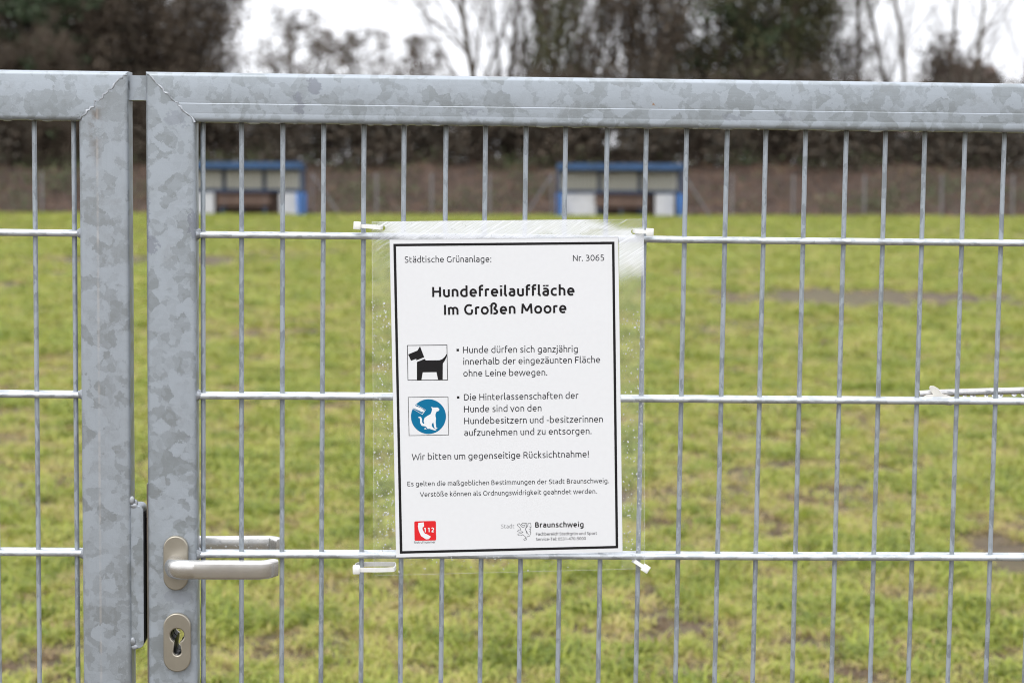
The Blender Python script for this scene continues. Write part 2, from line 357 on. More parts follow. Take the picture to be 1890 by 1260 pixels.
def npmesh(name, V, F, mats, mi=None):
    """F: (n,k) array of equal-size faces"""
    me = bpy.data.meshes.new(name); k = F.shape[1]
    me.vertices.add(len(V)); me.vertices.foreach_set('co', np.asarray(V, np.float32).ravel())
    me.loops.add(F.size); me.loops.foreach_set('vertex_index', F.astype(np.int32).ravel())
    me.polygons.add(len(F)); me.polygons.foreach_set('loop_start', np.arange(0, F.size, k, dtype=np.int32))
    for m_ in mats: me.materials.append(m_)
    if mi is not None: me.polygons.foreach_set('material_index', np.asarray(mi, np.int32))
    me.update(calc_edges=True); me.validate(); return me

def eval_curve(cu, name):
    tmp = bpy.data.objects.new('tmp', cu); COL.objects.link(tmp)
    dg = bpy.context.evaluated_depsgraph_get(); dg.update()
    me = bpy.data.meshes.new_from_object(tmp.evaluated_get(dg)); me.name = name
    COL.objects.unlink(tmp); bpy.data.objects.remove(tmp); bpy.data.curves.remove(cu)
    return me

def filled(name, loops, extrude=0.0, bevel=0.0, bres=3):
    """closed 2-D loops (holes allowed) -> mesh standing in the x-z plane, thickness along y"""
    cu = bpy.data.curves.new(name, 'CURVE'); cu.dimensions = '2D'; cu.fill_mode = 'BOTH'; cu.extrude = extrude; cu.bevel_depth = bevel; cu.bevel_resolution = bres
    for lp in loops:
        sp_ = cu.splines.new('POLY'); sp_.points.add(len(lp) - 1); sp_.use_cyclic_u = True
        for q, (x, y) in zip(sp_.points, lp): q.co = (x, y, 0, 1)
    me = eval_curve(cu, name)
    me.transform(Matrix(((1, 0, 0, 0), (0, 0, -1, 0), (0, 1, 0, 0), (0, 0, 0, 1))))
    me.materials.clear()
    return me

def stadium(cx, cz, w, h, n=14):
    r_ = w / 2; o = []
    for k in range(n + 1): a = math.pi * k / n; o.append((cx + r_ * math.cos(a), cz + h / 2 - r_ + r_ * math.sin(a)))
    for k in range(n + 1): a = math.pi + math.pi * k / n; o.append((cx + r_ * math.cos(a), cz - h / 2 + r_ + r_ * math.sin(a)))
    return o

def circle(cx, cz, r_, n=20): return [(cx + r_ * math.cos(2 * math.pi * k / n), cz + r_ * math.sin(2 * math.pi * k / n)) for k in range(n)]

# ------------------------------------------------------------------ ground
rng = np.random.default_rng(7)
BARE = [(4.45, 24.8, 2.0, 2.1, 1.0), (-6.3, 35.5, 2.8, 2.6, 1.0), (2.02, 7.65, 0.2, 0.45, 1.0), (-7.2, 27.0, 0.8, 0.9, 0.8), (-0.9, 42.0, 4.5, 1.4, 0.6), (2.9, 31.0, 0.8, 1.2, 0.4),
        (-4.5, 39.0, 1.2, 1.0, 0.7), (2.3, 20.0, 1.2, 1.2, 0.45), (-2.6, 18.5, 0.9, 0.7, 0.55), (5.6, 41, 2.0, 1.2, 0.4)]
def bare_at(x, y):
    b = 0.0
    for cx, cy, rx, ry, s in BARE:
        d = math.hypot((x - cx) / rx, (y - cy) / ry) + 0.6 * mnoise.noise((x * 1.3, y * 0.9, 3.1)) + 0.7 * mnoise.noise((x * 4.0, y * 2.2, 7.7))
        b = max(b, s * min(1, max(0, (1.15 - d) / 0.5)))
    return b
def dry_at(x, y):
    return 0.455 + 0.24 * mnoise.noise((x * 0.5, y * 0.3, 0.3)) + 0.50 * mnoise.noise((x * 2.6, y * 1.7, 5.7)) + 0.85 * mnoise.noise((x * 6.5, y * 4.2, 9.1)) + 0.9 * mnoise.noise((x * 14, y * 8, 2.4))

m, n, l, p = mat('soil'); M['soil'] = m
t = n.new('ShaderNodeNewGeometry'); z = n.new('ShaderNodeTexNoise'); z.inputs['Scale'].default_value = 6; z.inputs['Detail'].default_value = 8; l.new(t.outputs['Position'], z.inputs['Vector'])
z2 = n.new('ShaderNodeTexNoise'); z2.inputs['Scale'].default_value = 0.6; z2.inputs['Detail'].default_value = 5; l.new(t.outputs['Position'], z2.inputs['Vector'])
r = ramp(n, [(0.3, (0.030, 0.019, 0.012)), (0.5, (0.066, 0.042, 0.026)), (0.75, (0.108, 0.073, 0.046))]); l.new(z.outputs['Fac'], r.inputs[0])
gmix = mixc(n, l, maprange(n, l, z2.outputs['Fac'], 0.35, 0.6, 0.03, 0.25), r.outputs[0], (0.12, 0.125, 0.03))
l.new(gmix, p.inputs['Base Color']); p.inputs['Roughness'].default_value = 0.95
bp = n.new('ShaderNodeBump'); bp.inputs['Strength'].default_value = 0.6; bp.inputs['Distance'].default_value = 0.03; l.new(z.outputs['Fac'], bp.inputs['Height']); l.new(bp.outputs[0], p.inputs['Normal'])

def ground_z(x, y):
    k = max(0.0, min(1.0, (y - 79.0) / 9.5)); k = k * k * (3 - 2 * k)
    return k * (2.05 + 0.35 * mnoise.noise((x * 0.12, y * 0.1, 1.0))) + (0.45 * k * mnoise.noise((x * 0.6, y * 0.6, 2.0)))
GX = np.concatenate([np.linspace(-400, -60, 8), np.linspace(-55, 55, 111), np.linspace(60, 400, 8)])
GY = np.concatenate([np.linspace(-120, 0, 7), np.linspace(3, 78, 40), np.linspace(79, 92, 27), np.linspace(95, 130, 8), np.linspace(150, 700, 10)])
V = [(x, y, ground_z(x, y)) for y in GY for x in GX]
nx = len(GX); F = np.array([(j*nx+i, j*nx+i+1, (j+1)*nx+i+1, (j+1)*nx+i) for j in range(len(GY)-1) for i in range(nx-1)])
# the bank is the same sheet: leaf-brown earth where it rises
m, n, l, p = mat('bank_earth'); M['bank'] = m
t = n.new('ShaderNodeNewGeometry'); z = n.new('ShaderNodeTexNoise'); z.inputs['Scale'].default_value = 1.2; z.inputs['Detail'].default_value = 8; l.new(t.outputs['Position'], z.inputs['Vector'])
r = ramp(n, [(0.3, (0.034, 0.022, 0.016)), (0.55, (0.068, 0.042, 0.030)), (0.75, (0.11, 0.070, 0.044))]); l.new(z.outputs['Fac'], r.inputs[0]); l.new(r.outputs[0], p.inputs['Base Color']); p.inputs['Roughness'].default_value = 0.95
FY = np.array([V[f[0]][1] for f in F])
g = link('ground', npmesh('ground', V, F, [M['soil'], M['bank']], (FY >= 79).astype(int))); tag(g, 'open grass field rising to a brown wooded bank at its far edge', None, None, 'structure')

# ---- grass
m, n, l, p = mat('grass_blade'); M['grass'] = m
ad = n.new('ShaderNodeAttribute'); ad.attribute_type = 'INSTANCER'; ad.attribute_name = 'dry'
at = n.new('ShaderNodeAttribute'); at.attribute_type = 'GEOMETRY'; at.attribute_name = 'tone'
sm = mathn(n, l, 'ADD', mathn(n, l, 'MULTIPLY', ad.outputs['Fac'], 0.72), mathn(n, l, 'MULTIPLY', at.outputs['Fac'], 0.30))
r = ramp(n, [(0.02, (0.12, 0.17, 0.018)), (0.26, (0.285, 0.335, 0.038)), (0.50, (0.43, 0.42, 0.092)), (0.72, (0.47, 0.36, 0.165)), (0.94, (0.17, 0.105, 0.06))])
l.new(sm, r.inputs[0]); l.new(r.outputs[0], p.inputs['Base Color']); p.inputs['Roughness'].default_value = 0.55
tl = n.new('ShaderNodeBsdfTranslucent'); l.new(r.outputs[0], tl.inputs[0])
ms = n.new('ShaderNodeMixShader'); ms.inputs[0].default_value = 0.3; l.new(p.outputs[0], ms.inputs[1]); l.new(tl.outputs[0], ms.inputs[2]); l.new(ms.outputs[0], n['Material Output'].inputs['Surface'])

tuft_col = bpy.data.collections.new('grass_tufts')
for k in range(6):
    rr_ = np.random.default_rng(100 + k); V_ = []; F_ = []; tone = []
    for b in range(26):
        a = rr_.uniform(0, 6.283); q = 0.055 * math.sqrt(rr_.random()); bx, by = q * math.cos(a), q * math.sin(a)
        h = rr_.uniform(0.018, 0.048) if k < 4 else rr_.uniform(0.012, 0.032); ln_ = rr_.uniform(0.5, 1.9) * h; da = rr_.uniform(0, 6.283); wd = rr_.uniform(0.0012, 0.0026)
        dx, dy = math.cos(da), math.sin(da); px, py = -dy * wd, dx * wd; k0 = len(V_)
        for s_ in (0, 0.5, 1.0):
            cx_, cy_, cz_ = bx + dx * ln_ * s_ * s_, by + dy * ln_ * s_ * s_, h * (s_ - 0.30 * s_ * s_ * min(1.6, ln_ / h))
            ww = 1.0 if s_ < 0.9 else 0.12
            V_ += [(cx_ - px * ww, cy_ - py * ww, cz_), (cx_ + px * ww, cy_ + py * ww, cz_)]
        F_ += [(k0, k0+1, k0+3, k0+2), (k0+2, k0+3, k0+5, k0+4)]
        tn = rr_.random() ** 1.3; tone += [tn * 0.9 + 0.1] * 6
    me = npmesh('grass_tuft', V_, np.array(F_), [M['grass']])
    at_ = me.attributes.new('tone', 'FLOAT', 'POINT'); at_.data.foreach_set('value', np.array(tone, np.float32))
    tuft_col.objects.link(bpy.data.objects.new('grass_tuft_%d' % k, me))

pts, rots, scl, idx, dry = [], [], [], [], []
def scatter(y0, y1, dens, s0, s1):
    half = lambda y: 0.285 * y + 0.9
    n_ = int(dens * (half(y0) + half(y1)) * (y1 - y0))
    for _ in range(n_):
        y = rng.uniform(y0, y1); x = rng.uniform(-half(y1), half(y1))
        if abs(x) > half(y): continue
        b = bare_at(x, y); d_ = dry_at(x, y)
        if rng.random() < b * 1.05: continue
        if d_ > 0.74 and rng.random() < 0.68: continue
        sz = rng.uniform(s0, s1) * (1.4 - 0.75 * max(0, min(1, d_))) * (1 - 0.5 * b)
        pts.append((x, y, 0.0)); rots.append((rng.normal(0, 0.12), rng.normal(0, 0.12), rng.uniform(0, 6.283)))
        scl.append((sz, sz, sz * rng.uniform(0.75, 1.15))); idx.append(int(rng.integers(0, 6)))
        dry.append(max(0, min(1.15, d_ + 0.5 * b + rng.normal(0, 0.10) - 0.0022 * (y - 6))))
scatter(4.6, 9, 760, 0.75, 1.35)
scatter(9, 16, 380, 1.0, 1.6)
scatter(16, 30, 120, 1.6, 2.3)
scatter(30, 50, 42, 2.2, 3.2)
scatter(50, 79.3, 14, 2.6, 3.8)
gm = bpy.data.meshes.new('grass'); gm.from_pydata(pts, [], [])
for nme, typ, arr, key in (('rot', 'FLOAT_VECTOR', rots, 'vector'), ('scl', 'FLOAT_VECTOR', scl, 'vector'), ('idx', 'INT', idx, 'value'), ('dry', 'FLOAT', dry, 'value')):
    a_ = gm.attributes.new(nme, typ, 'POINT'); a_.data.foreach_set(key, np.array(arr, np.int32 if typ == 'INT' else np.float32).ravel())
gm.materials.append(M['grass'])
go = link('grass', gm); tag(go, 'short yellow-green winter grass with worn brown patches', None, None, 'stuff')
ng = bpy.data.node_groups.new('grass_scatter', 'GeometryNodeTree')
ng.interface.new_socket('Geometry', in_out='INPUT', socket_type='NodeSocketGeometry'); ng.interface.new_socket('Geometry', in_out='OUTPUT', socket_type='NodeSocketGeometry')
N = ng.nodes; L = ng.links
gi = N.new('NodeGroupInput'); gout = N.new('NodeGroupOutput'); ip = N.new('GeometryNodeInstanceOnPoints'); ci = N.new('GeometryNodeCollectionInfo')
ci.inputs['Collection'].default_value = tuft_col; ci.inputs['Separate Children'].default_value = True; ci.inputs['Reset Children'].default_value = True
def named(nme, typ):
    k = N.new('GeometryNodeInputNamedAttribute'); k.data_type = typ; k.inputs['Name'].default_value = nme
    return next(o for o in k.outputs if o.enabled and o.name == 'Attribute')
L.new(gi.outputs[0], ip.inputs['Points']); L.new(ci.outputs[0], ip.inputs['Instance']); ip.inputs['Pick Instance'].default_value = True
L.new(named('idx', 'INT'), ip.inputs['Instance Index'])
e2r = N.new('FunctionNodeEulerToRotation'); L.new(named('rot', 'FLOAT_VECTOR'), e2r.inputs[0]); L.new(e2r.outputs[0], ip.inputs['Rotation'])
L.new(named('scl', 'FLOAT_VECTOR'), ip.inputs['Scale']); L.new(ip.outputs[0], gout.inputs[0])
md = go.modifiers.new('scatter', 'NODES'); md.node_group = ng

# ------------------------------------------------------------------ leaf clouds and branches (numpy)
def leaf_quads(P, size, rg, flat=0.0):
    n_ = len(P); nrm = rg.normal(size=(n_, 3)); nrm[:, 2] += flat; nrm /= np.linalg.norm(nrm, axis=1)[:, None]
    a = np.cross(nrm, rg.normal(size=(n_, 3))); a /= np.linalg.norm(a, axis=1)[:, None]; b = np.cross(nrm, a)
    s_ = (rg.uniform(0.6, 1.3, n_) * size)[:, None]
    V_ = np.stack([P - a * s_, P + b * s_ * 0.55, P + a * s_, P - b * s_ * 0.55], 1).reshape(-1, 3)
    return V_, np.arange(n_ * 4).reshape(-1, 4)

def seg_prisms(S, sides=3):
    """S: (n,8) p0,p1,r0,r1 -> open prisms"""
    S = np.asarray(S, float); p0, p1, r0, r1 = S[:, :3], S[:, 3:6], S[:, 6], S[:, 7]
    d = p1 - p0; d /= np.maximum(1e-6, np.linalg.norm(d, axis=1))[:, None]
    ref = np.where(np.abs(d[:, 2:3]) < 0.9, [[0, 0, 1.0]], [[1.0, 0, 0]])
    u = np.cross(d, ref); u /= np.linalg.norm(u, axis=1)[:, None]; w_ = np.cross(d, u)
    ring = []
    for q, r_ in ((p0, r0), (p1, r1)):
        for k in range(sides):
            a = 2 * math.pi * k / sides; ring.append(q + (u * math.cos(a) + w_ * math.sin(a)) * r_[:, None])
    V_ = np.stack(ring, 1).reshape(-1, 3); n_ = len(S); F_ = []
    for k in range(sides):
        b = np.arange(n_) * 2 * sides
        F_.append(np.stack([b + k, b + (k + 1) % sides, b + sides + (k + 1) % sides, b + sides + k], 1))
    return V_, np.concatenate(F_)

def grow(seed, H, r0, levels, n_child, spread, up, stems=1, first=0.15, gnarl=0.12, ratio=0.5, thin=0.55):
    rg = np.random.default_rng(seed); segs = [[], []]; tips = []
    def branch(p, d, length, rad, lev):
        ns = 7 if lev == 0 else (5 if lev == 1 else (4 if lev < levels - 1 else 3)); q = p.copy(); pts_ = [q.copy()]; dirs = []
        for i in range(ns):
            d = d + rg.normal(0, gnarl, 3) + np.array([0, 0, up * (0.10 if lev else 0.05)]); d /= np.linalg.norm(d)
            q2 = q + d * length / ns; ra, rb = rad * (1 - 0.8 * i / ns), rad * (1 - 0.8 * (i + 1) / ns)
            segs[0 if lev < 1 else 1].append((*q, *q2, ra, rb)); q = q2; pts_.append(q.copy()); dirs.append(d.copy())
        tips.append(q.copy())
        if lev >= levels - 1: return
        nc = n_child[lev]
        for c in range(nc):
            t_ = (first if lev == 0 else 0.15) + (1 - (first if lev == 0 else 0.15)) * (c + rg.random()) / nc
            k = min(ns - 1, int(t_ * ns)); bp_ = pts_[k] + (pts_[k + 1] - pts_[k]) * (t_ * ns - k)
            perp = np.cross(dirs[k], rg.normal(size=3)); perp /= np.linalg.norm(perp)
            ang = spread * rg.uniform(0.6, 1.3); nd = dirs[k] * math.cos(ang) + perp * math.sin(ang)
            branch(bp_, nd, length * ratio * (1.15 - 0.6 * t_) * rg.uniform(0.7, 1.2), max(0.006, rad * (1 - 0.75 * t_) * thin), lev + 1)
    for s_ in range(stems):
        a = rg.uniform(0, 6.28); tl_ = 0.0 if stems == 1 else rg.uniform(0.05, 0.28)
        branch(np.array([0.25 * math.cos(a) * (stems > 1), 0.25 * math.sin(a) * (stems > 1), -0.3]), np.array([math.cos(a) * tl_, math.sin(a) * tl_, 1.0]), H * rg.uniform(0.85, 1.0), r0 * rg.uniform(0.8, 1.1), 0)
    return segs, np.array(tips), rg

def foliage_mat(name, cols, rough=0.7, scale=0.9):
    m, n, l, p = mat(name); t = n.new('ShaderNodeNewGeometry'); z = n.new('ShaderNodeTexNoise'); z.inputs['Scale'].default_value = scale; z.inputs['Detail'].default_value = 3
    l.new(t.outputs['Position'], z.inputs['Vector'])
    f_ = mathn(n, l, 'ADD', mathn(n, l, 'MULTIPLY', t.outputs['Random Per Island'], 0.5), mathn(n, l, 'MULTIPLY', z.outputs['Fac'], 0.5))
    r_ = ramp(n, [(0.2 + 0.6 * i / (len(cols) - 1), c) for i, c in enumerate(cols)]); l.new(f_, r_.inputs[0]); l.new(r_.outputs[0], p.inputs['Base Color']); p.inputs['Roughness'].default_value = rough
    return m
M['bark'] = simple('grey_brown_bark', (0.078, 0.063, 0.045), 0.9, 0, 0.35, 3)
M['twig'] = simple('brown_twig', (0.085, 0.062, 0.045), 0.9, 0, 0.2, 1)
M['leaf_brown'] = foliage_mat('dead_brown_leaf', [(0.046, 0.035, 0.024), (0.080, 0.059, 0.040), (0.125, 0.094, 0.062)])
M['leaf_olive'] = foliage_mat('olive_ivy_leaf', [(0.042, 0.048, 0.016), (0.072, 0.074, 0.028), (0.108, 0.096, 0.044)])
M['leaf_dark'] = foliage_mat('dark_evergreen_leaf', [(0.036, 0.032, 0.022), (0.062, 0.052, 0.037), (0.092, 0.072, 0.052)])
M['needle'] = foliage_mat('dark_green_needle', [(0.018, 0.038, 0.014), (0.034, 0.058, 0.022), (0.058, 0.078, 0.036)])
M['bramble'] = foliage_mat('bramble_leaf', [(0.045, 0.065, 0.022), (0.075, 0.10, 0.035), (0.11, 0.12, 0.055)])
M['litter'] = foliage_mat('fallen_leaf', [(0.034, 0.019, 0.013), (0.115, 0.060, 0.038), (0.24, 0.132, 0.070)])

def tree_meshes(kind, seed):
    """returns (trunk mesh, crown mesh)"""
    if kind == 'bare': segs, tips, rg = grow(seed, 15, 0.20, 4, (16, 10, 7), 0.75, 0.9, 1, 0.12, 0.10, 0.50)
    elif kind == 'multi': segs, tips, rg = grow(seed, 14, 0.13, 4, (9, 8, 7), 0.55, 1.2, 4, 0.10, 0.09, 0.46)
    elif kind == 'birch': segs, tips, rg = grow(seed, 17, 0.15, 4, (26, 9, 6), 0.60, 0.45, 1, 0.05, 0.07, 0.32, 0.36)
    elif kind == 'round': segs, tips, rg = grow(seed, 11, 0.20, 4, (15, 7, 5), 0.9, 0.5, 1, 0.15, 0.14, 0.46)
    elif kind == 'ivy': segs, tips, rg = grow(seed, 15, 0.19, 4, (14, 9, 6), 0.6, 1.2, 2, 0.25, 0.08, 0.42)
    elif kind == 'hornbeam': segs, tips, rg = grow(seed, 13, 0.16, 4, (26, 9, 5), 0.85, 0.9, 3, 0.02, 0.08, 0.33)
    elif kind == 'conifer': segs, tips, rg = grow(seed, 18, 0.2, 2, (70,), 1.35, -0.2, 1, 0.03, 0.05, 0.24)
    VT, FT = seg_prisms(segs[0], 7); parts_v = []; parts_f = []; mi = []; k = 0
    def put(V_, F_, m_):
        nonlocal k
        parts_v.append(V_); parts_f.append(F_ + k); mi.append(np.full(len(F_), m_)); k += len(V_)
    if len(segs[1]): put(*seg_prisms(segs[1], 3), 0)
    second = M['leaf_brown']
    if kind == 'hornbeam':
        P = tips[rg.integers(0, len(tips), 15000)] + rg.normal(0, 0.34, (15000, 3)); P = P[P[:, 2] > 0.1]; put(*leaf_quads(P, 0.095, rg), 1)
    if kind == 'hornbeam' and seed == 62: second = M['leaf_olive']
    if kind == 'ivy':
        second = M['leaf_olive']; T_ = np.array(segs[0]); q = rg.integers(0, len(T_), 6500); f_ = rg.random((6500, 1))
        P = T_[q, :3] * (1 - f_) + T_[q, 3:6] * f_; P = P + rg.normal(0, 1, P.shape) * np.clip(0.62 - 0.03 * P[:, 2:3], 0.15, 1); P = P[P[:, 2] < 11]; put(*leaf_quads(P, 0.11, rg), 1)
    if kind == 'conifer':
        second = M['needle']; B = np.array(segs[1]); q = rg.integers(0, len(B), 9000); f_ = rg.random((9000, 1)); P = B[q, :3] * (1 - f_) + B[q, 3:6] * f_
        P = P + rg.normal(0, 0.17, P.shape) - np.array([0, 0, 0.12]); put(*leaf_quads(P, 0.13, rg), 1)
    if kind == 'round':
        P = tips[rg.integers(0, len(tips), 3600)] + rg.normal(0, 0.20, (3600, 3)); P = P[P[:, 2] < 10.2]; put(*leaf_quads(P, 0.12, rg), 1)
    tm = npmesh('trunk', VT, FT, [M['bark']])
    cm = npmesh('crown', np.concatenate(parts_v), np.concatenate(parts_f), [M['twig'], second], np.concatenate(mi))
    return tm, cm

TM = {}
def tree(kind, var, px, d, h, rot, name, label, group=None, cat='tree'):
    """px: bearing in 1/3560 rad steps right of the field's centre line, d: metres away"""
    if (kind, var) not in TM: TM[(kind, var)] = tree_meshes(kind, {'bare': 10, 'multi': 20, 'birch': 30, 'round': 40, 'ivy': 50, 'hornbeam': 60, 'conifer': 70}[kind] + var)
    x = px / 3560 * d; t_ = thing(name, label, cat, (x, d, ground_z(x, d) - 0.05), (0, 0, rot), group)
    tm, cm = TM[(kind, var)]
    s_ = h / {'bare': 15, 'multi': 14, 'birch': 17, 'round': 11, 'ivy': 15, 'hornbeam': 13, 'conifer': 18}[kind]
    t_.scale = (s_, s_, s_)
    link('trunk', tm, t_); link('crown', cm, t_)
    return t_
G_H = 'brown-leaved trees at the left of the far bank'
for i, (px, h, lb) in enumerate([(-925, 6.0, 'low brown bushy tree in front of the conifers, at the left picture edge'), (-868, 5.6, 'low brown bushy tree in front of the left conifer'), (-800, 6.4, 'low brown bushy tree in front of the second conifer from the left edge')]):
    tree('hornbeam', i % 2, px, 87, h, 0.9 * i + 0.5, 'hornbeam_tree', lb, G_H)
for i, (px, d, h, rt, lb) in enumerate([(-925, 90, 12.5, 0.3, 'brown leafy tree at the left edge, first on the far bank'), (-838, 92, 12, 1.4, 'brown leafy tree on the far bank, second from the left edge'),
        (-752, 91, 12.5, 2.5, 'brown leafy tree above the left gate rail, third from the left edge'), (-672, 92, 13, 3.9, 'tall brown tree seen above the gap between the two gate leaves'),
        (-606, 92, 11.2, 5.0, 'brown tree at the right end of the left-hand wood, against the white sky'), (-980, 93, 13, 4.4, 'brown tree half cut off by the left picture edge'),
        (-560, 93, 6.4, 2.2, 'low brown tree under the sloping edge of the left-hand wood'),
        (-712, 95, 14, 1.9, 'brown tree behind the left stile, deep in the left-hand wood'), (-640, 95, 13.5, 0.8, 'brown tree above the right gate stile, behind its neighbours')]):
    tree('hornbeam', i % 2, px, d, h, rt, 'hornbeam_tree', lb, G_H)
for i, (px, d, h, lb) in enumerate([(-898, 89, 17, 'dark green conifer behind the brown trees near the left edge'), (-822, 89.5, 18, 'dark green conifer above the left gate rail, right of the other conifer'), (-765, 95, 16, 'dark conifer deep in the left-hand wood beside a bright sky hole')]):
    tree('conifer', 0, px, d, h, i * 1.7, 'conifer_tree', lb, 'conifers in the left-hand wood')
tree('round', 2, -432, 160, 14.0, 0.6, 'bare_tree', 'small far bare tree standing alone in the white sky gap', 'far bare trees in the sky gap')
tree('round', 0, -298, 150, 11.8, 0.4, 'round_tree', 'left one of two far rounded trees in the sky gap above the sign', 'far rounded trees')
tree('round', 1, -222, 152, 11.4, 2.1, 'round_tree', 'right one of two far rounded trees in the sky gap above the sign', 'far rounded trees')
tree('bare', 1, -72, 92, 15.5, 1.1, 'bare_tree', 'spreading bare tree in the middle, just right of the sky gap', 'bare trees on the far bank')
tree('multi', 0, -10, 95, 14, 0.2, 'bare_tree', 'bare many-stemmed tree left of the ivy-clad trunks', 'bare trees on the far bank')
tree('multi', 1, -150, 125, 7.5, 0.9, 'bare_tree', 'small thin bare tree between the rounded trees and the spreading tree', 'bare trees on the far bank')
tree('ivy', 0, 42, 91, 14.5, 0.0, 'ivy_clad_tree', 'ivy-clad twin trunk left of the right-hand dugout', 'ivy-clad trees on the far bank')
tree('ivy', 1, 112, 93, 12.5, 2.0, 'ivy_clad_tree', 'ivy-clad tree above the left end of the right-hand dugout', 'ivy-clad trees on the far bank')
tree('multi', 1, 205, 94, 15, 3.0, 'bare_tree', 'bare upright stems above the middle of the right-hand dugout', 'bare trees on the far bank')
tree('hornbeam', 0, 275, 91, 14, 1.0, 'hornbeam_tree', 'dense dark brown tree above the right end of the right-hand dugout', 'dense brown trees at the right')
tree('hornbeam', 2, 345, 92, 14, 2.7, 'ivy_clad_tree', 'dense olive-brown tree just right of the right-hand dugout', 'dense brown trees at the right')
tree('hornbeam', 2, 470, 94, 13.5, 4.1, 'ivy_clad_tree', 'olive-brown tree with small sky holes, next to the olive ivy tree', 'dense brown trees at the right')
tree('conifer', 0, 432, 91, 15.5, 2.2, 'conifer_tree', 'dark conifer behind the dense brown trees at the right')
tree('ivy', 0, 505, 91, 15, 3.3, 'ivy_clad_tree', 'olive ivy-clad tree left of the tall thin birches', 'ivy-clad trees on the far bank')
tree('ivy', 1, 562, 92, 14.5, 5.1, 'ivy_clad_tree', 'thin ivy-clad tree at the edge of the bright sky on the right', 'ivy-clad trees on the far bank')
tree('hornbeam', 1, 590, 93, 6.6, 0.4, 'hornbeam_tree', 'low brown tree under the first birch', 'dense brown trees at the right')
for i, (px, d, h, lb) in enumerate([(640, 93, 17, 'first thin birch right of the ivy-clad trees'), (690, 96, 16.5, 'thin birch in the bright sky, second from the ivy-clad trees'), (735, 92, 17.5, 'darkest thin birch, in the middle of the bright sky'),
        (792, 95, 17, 'thin birch left of the clipped dark bush'), (842, 93, 16, 'thin birch rising behind the clipped dark bush'), (915, 97, 15, 'faint thin birch at the right picture edge')]):
    tree('birch', i % 3, px, d, h, i * 1.3, 'birch_tree', lb, 'thin birches at the right')

# ---- shrubs: dark thicket on the bank
def shrub_mesh(seed, n_=4200, brown=0.45):
    rg = np.random.default_rng(seed); lumps = rg.uniform([-1.3, -0.8, 0.4], [1.3, 0.8, 4.3], (26, 3)); lumps[:, :2] *= (1.25 - 0.13 * lumps[:, 2:3])
    q = rg.integers(0, 26, n_); P = lumps[q] + rg.normal(0, 0.40, (n_, 3)); P = P[P[:, 2] > -0.1]
    V_, F_ = leaf_quads(P, 0.105, rg); mi = (rg.random(len(F_)) < brown).astype(int)
    S = []
    for _ in range(150):
        a = rg.uniform(0, 6.28); p0 = np.array([rg.uniform(-0.5, 0.5), rg.uniform(-0.4, 0.4), rg.uniform(0, 1.5)]); d = np.array([math.cos(a) * 0.35, math.sin(a) * 0.3, 1]); S.append((*p0, *(p0 + d * rg.uniform(1, 3.8)), 0.018, 0.006))
    VS, FS = seg_prisms(S, 3)
    return npmesh('foliage', V_, F_, [M['leaf_dark'], M['leaf_brown']], mi), npmesh('stems', VS, FS, [M['twig']])
SM = [shrub_mesh(200 + i, brown=b) for i, b in enumerate((0.25, 0.6, 0.45))]
ords = ['first', 'second', 'third', 'fourth', 'fifth', 'sixth', 'seventh', 'eighth', 'ninth', 'tenth', 'eleventh', 'twelfth', 'thirteenth', 'fourteenth', 'fifteenth', 'sixteenth', 'seventeenth', 'eighteenth', 'nineteenth', 'twentieth',
        'twenty-first', 'twenty-second', 'twenty-third', 'twenty-fourth', 'twenty-fifth', 'twenty-sixth', 'twenty-seventh', 'twenty-eighth', 'twenty-ninth', 'thirtieth', 'thirty-first', 'thirty-second']
srg = np.random.default_rng(5); spx = []
px = -985
while px < 990:
    if not (148 < px < 248) and not (695 < px < 765): spx.append(px)
    px += 66 + srg.uniform(-8, 8)
for i, px in enumerate(spx):
    d = 88.5 + srg.uniform(-0.8, 2.2); x = px / 3560 * d; v_ = int(srg.integers(0, 3))
    place = 'left of the gate stiles' if px < -700 else ('above the left-hand dugout' if px < -380 else ('between the two dugouts' if px < 80 else ('above the right-hand dugout' if px < 330 else 'right of the right-hand dugout')))
    t_ = thing('shrub', 'dark twiggy shrub in the thicket %s, %s shrub from the left' % (place, ords[i]), 'shrub', (x, d, ground_z(x, d) - 0.1), (0, 0, srg.uniform(0, 6.28)), 'shrubs of the thicket on the far bank')
    s_ = srg.uniform(0.88, 1.12); t_.scale = (s_ * 1.15, s_ * 1.15, s_ * (0.80 if -520 < px < 20 else (0.84 if px > 600 else 1.05)))
    link('foliage', SM[v_][0], t_); link('stems', SM[v_][1], t_)
def low_shrub(px, d, sx_, sz_, v_, label):
    x = px / 3560 * d; t_ = thing('shrub', label, 'shrub', (x, d, ground_z(x, d) - 0.1), (0, 0, px * 0.01)); t_.scale = (sx_, sx_, sz_)
    link('foliage', SM[v_][0], t_); link('stems', SM[v_][1], t_)
low_shrub(170, 89, 0.8, 0.30, 1, 'low dark shrub under the sky gap behind the right-hand dugout')
low_shrub(215, 89.5, 0.7, 0.42, 0, 'low shrub behind the middle of the right-hand dugout, under bare stems')
low_shrub(730, 89, 0.9, 0.34, 0, 'low dark shrub in front of the red-roofed house')
low_shrub(795, 99, 1.25, 1.42, 0, 'big clipped dark green bush standing out against the right-hand sky')
low_shrub(845, 100, 1.1, 1.22, 1, 'brown rounded bush joined to the clipped dark bush on the right')

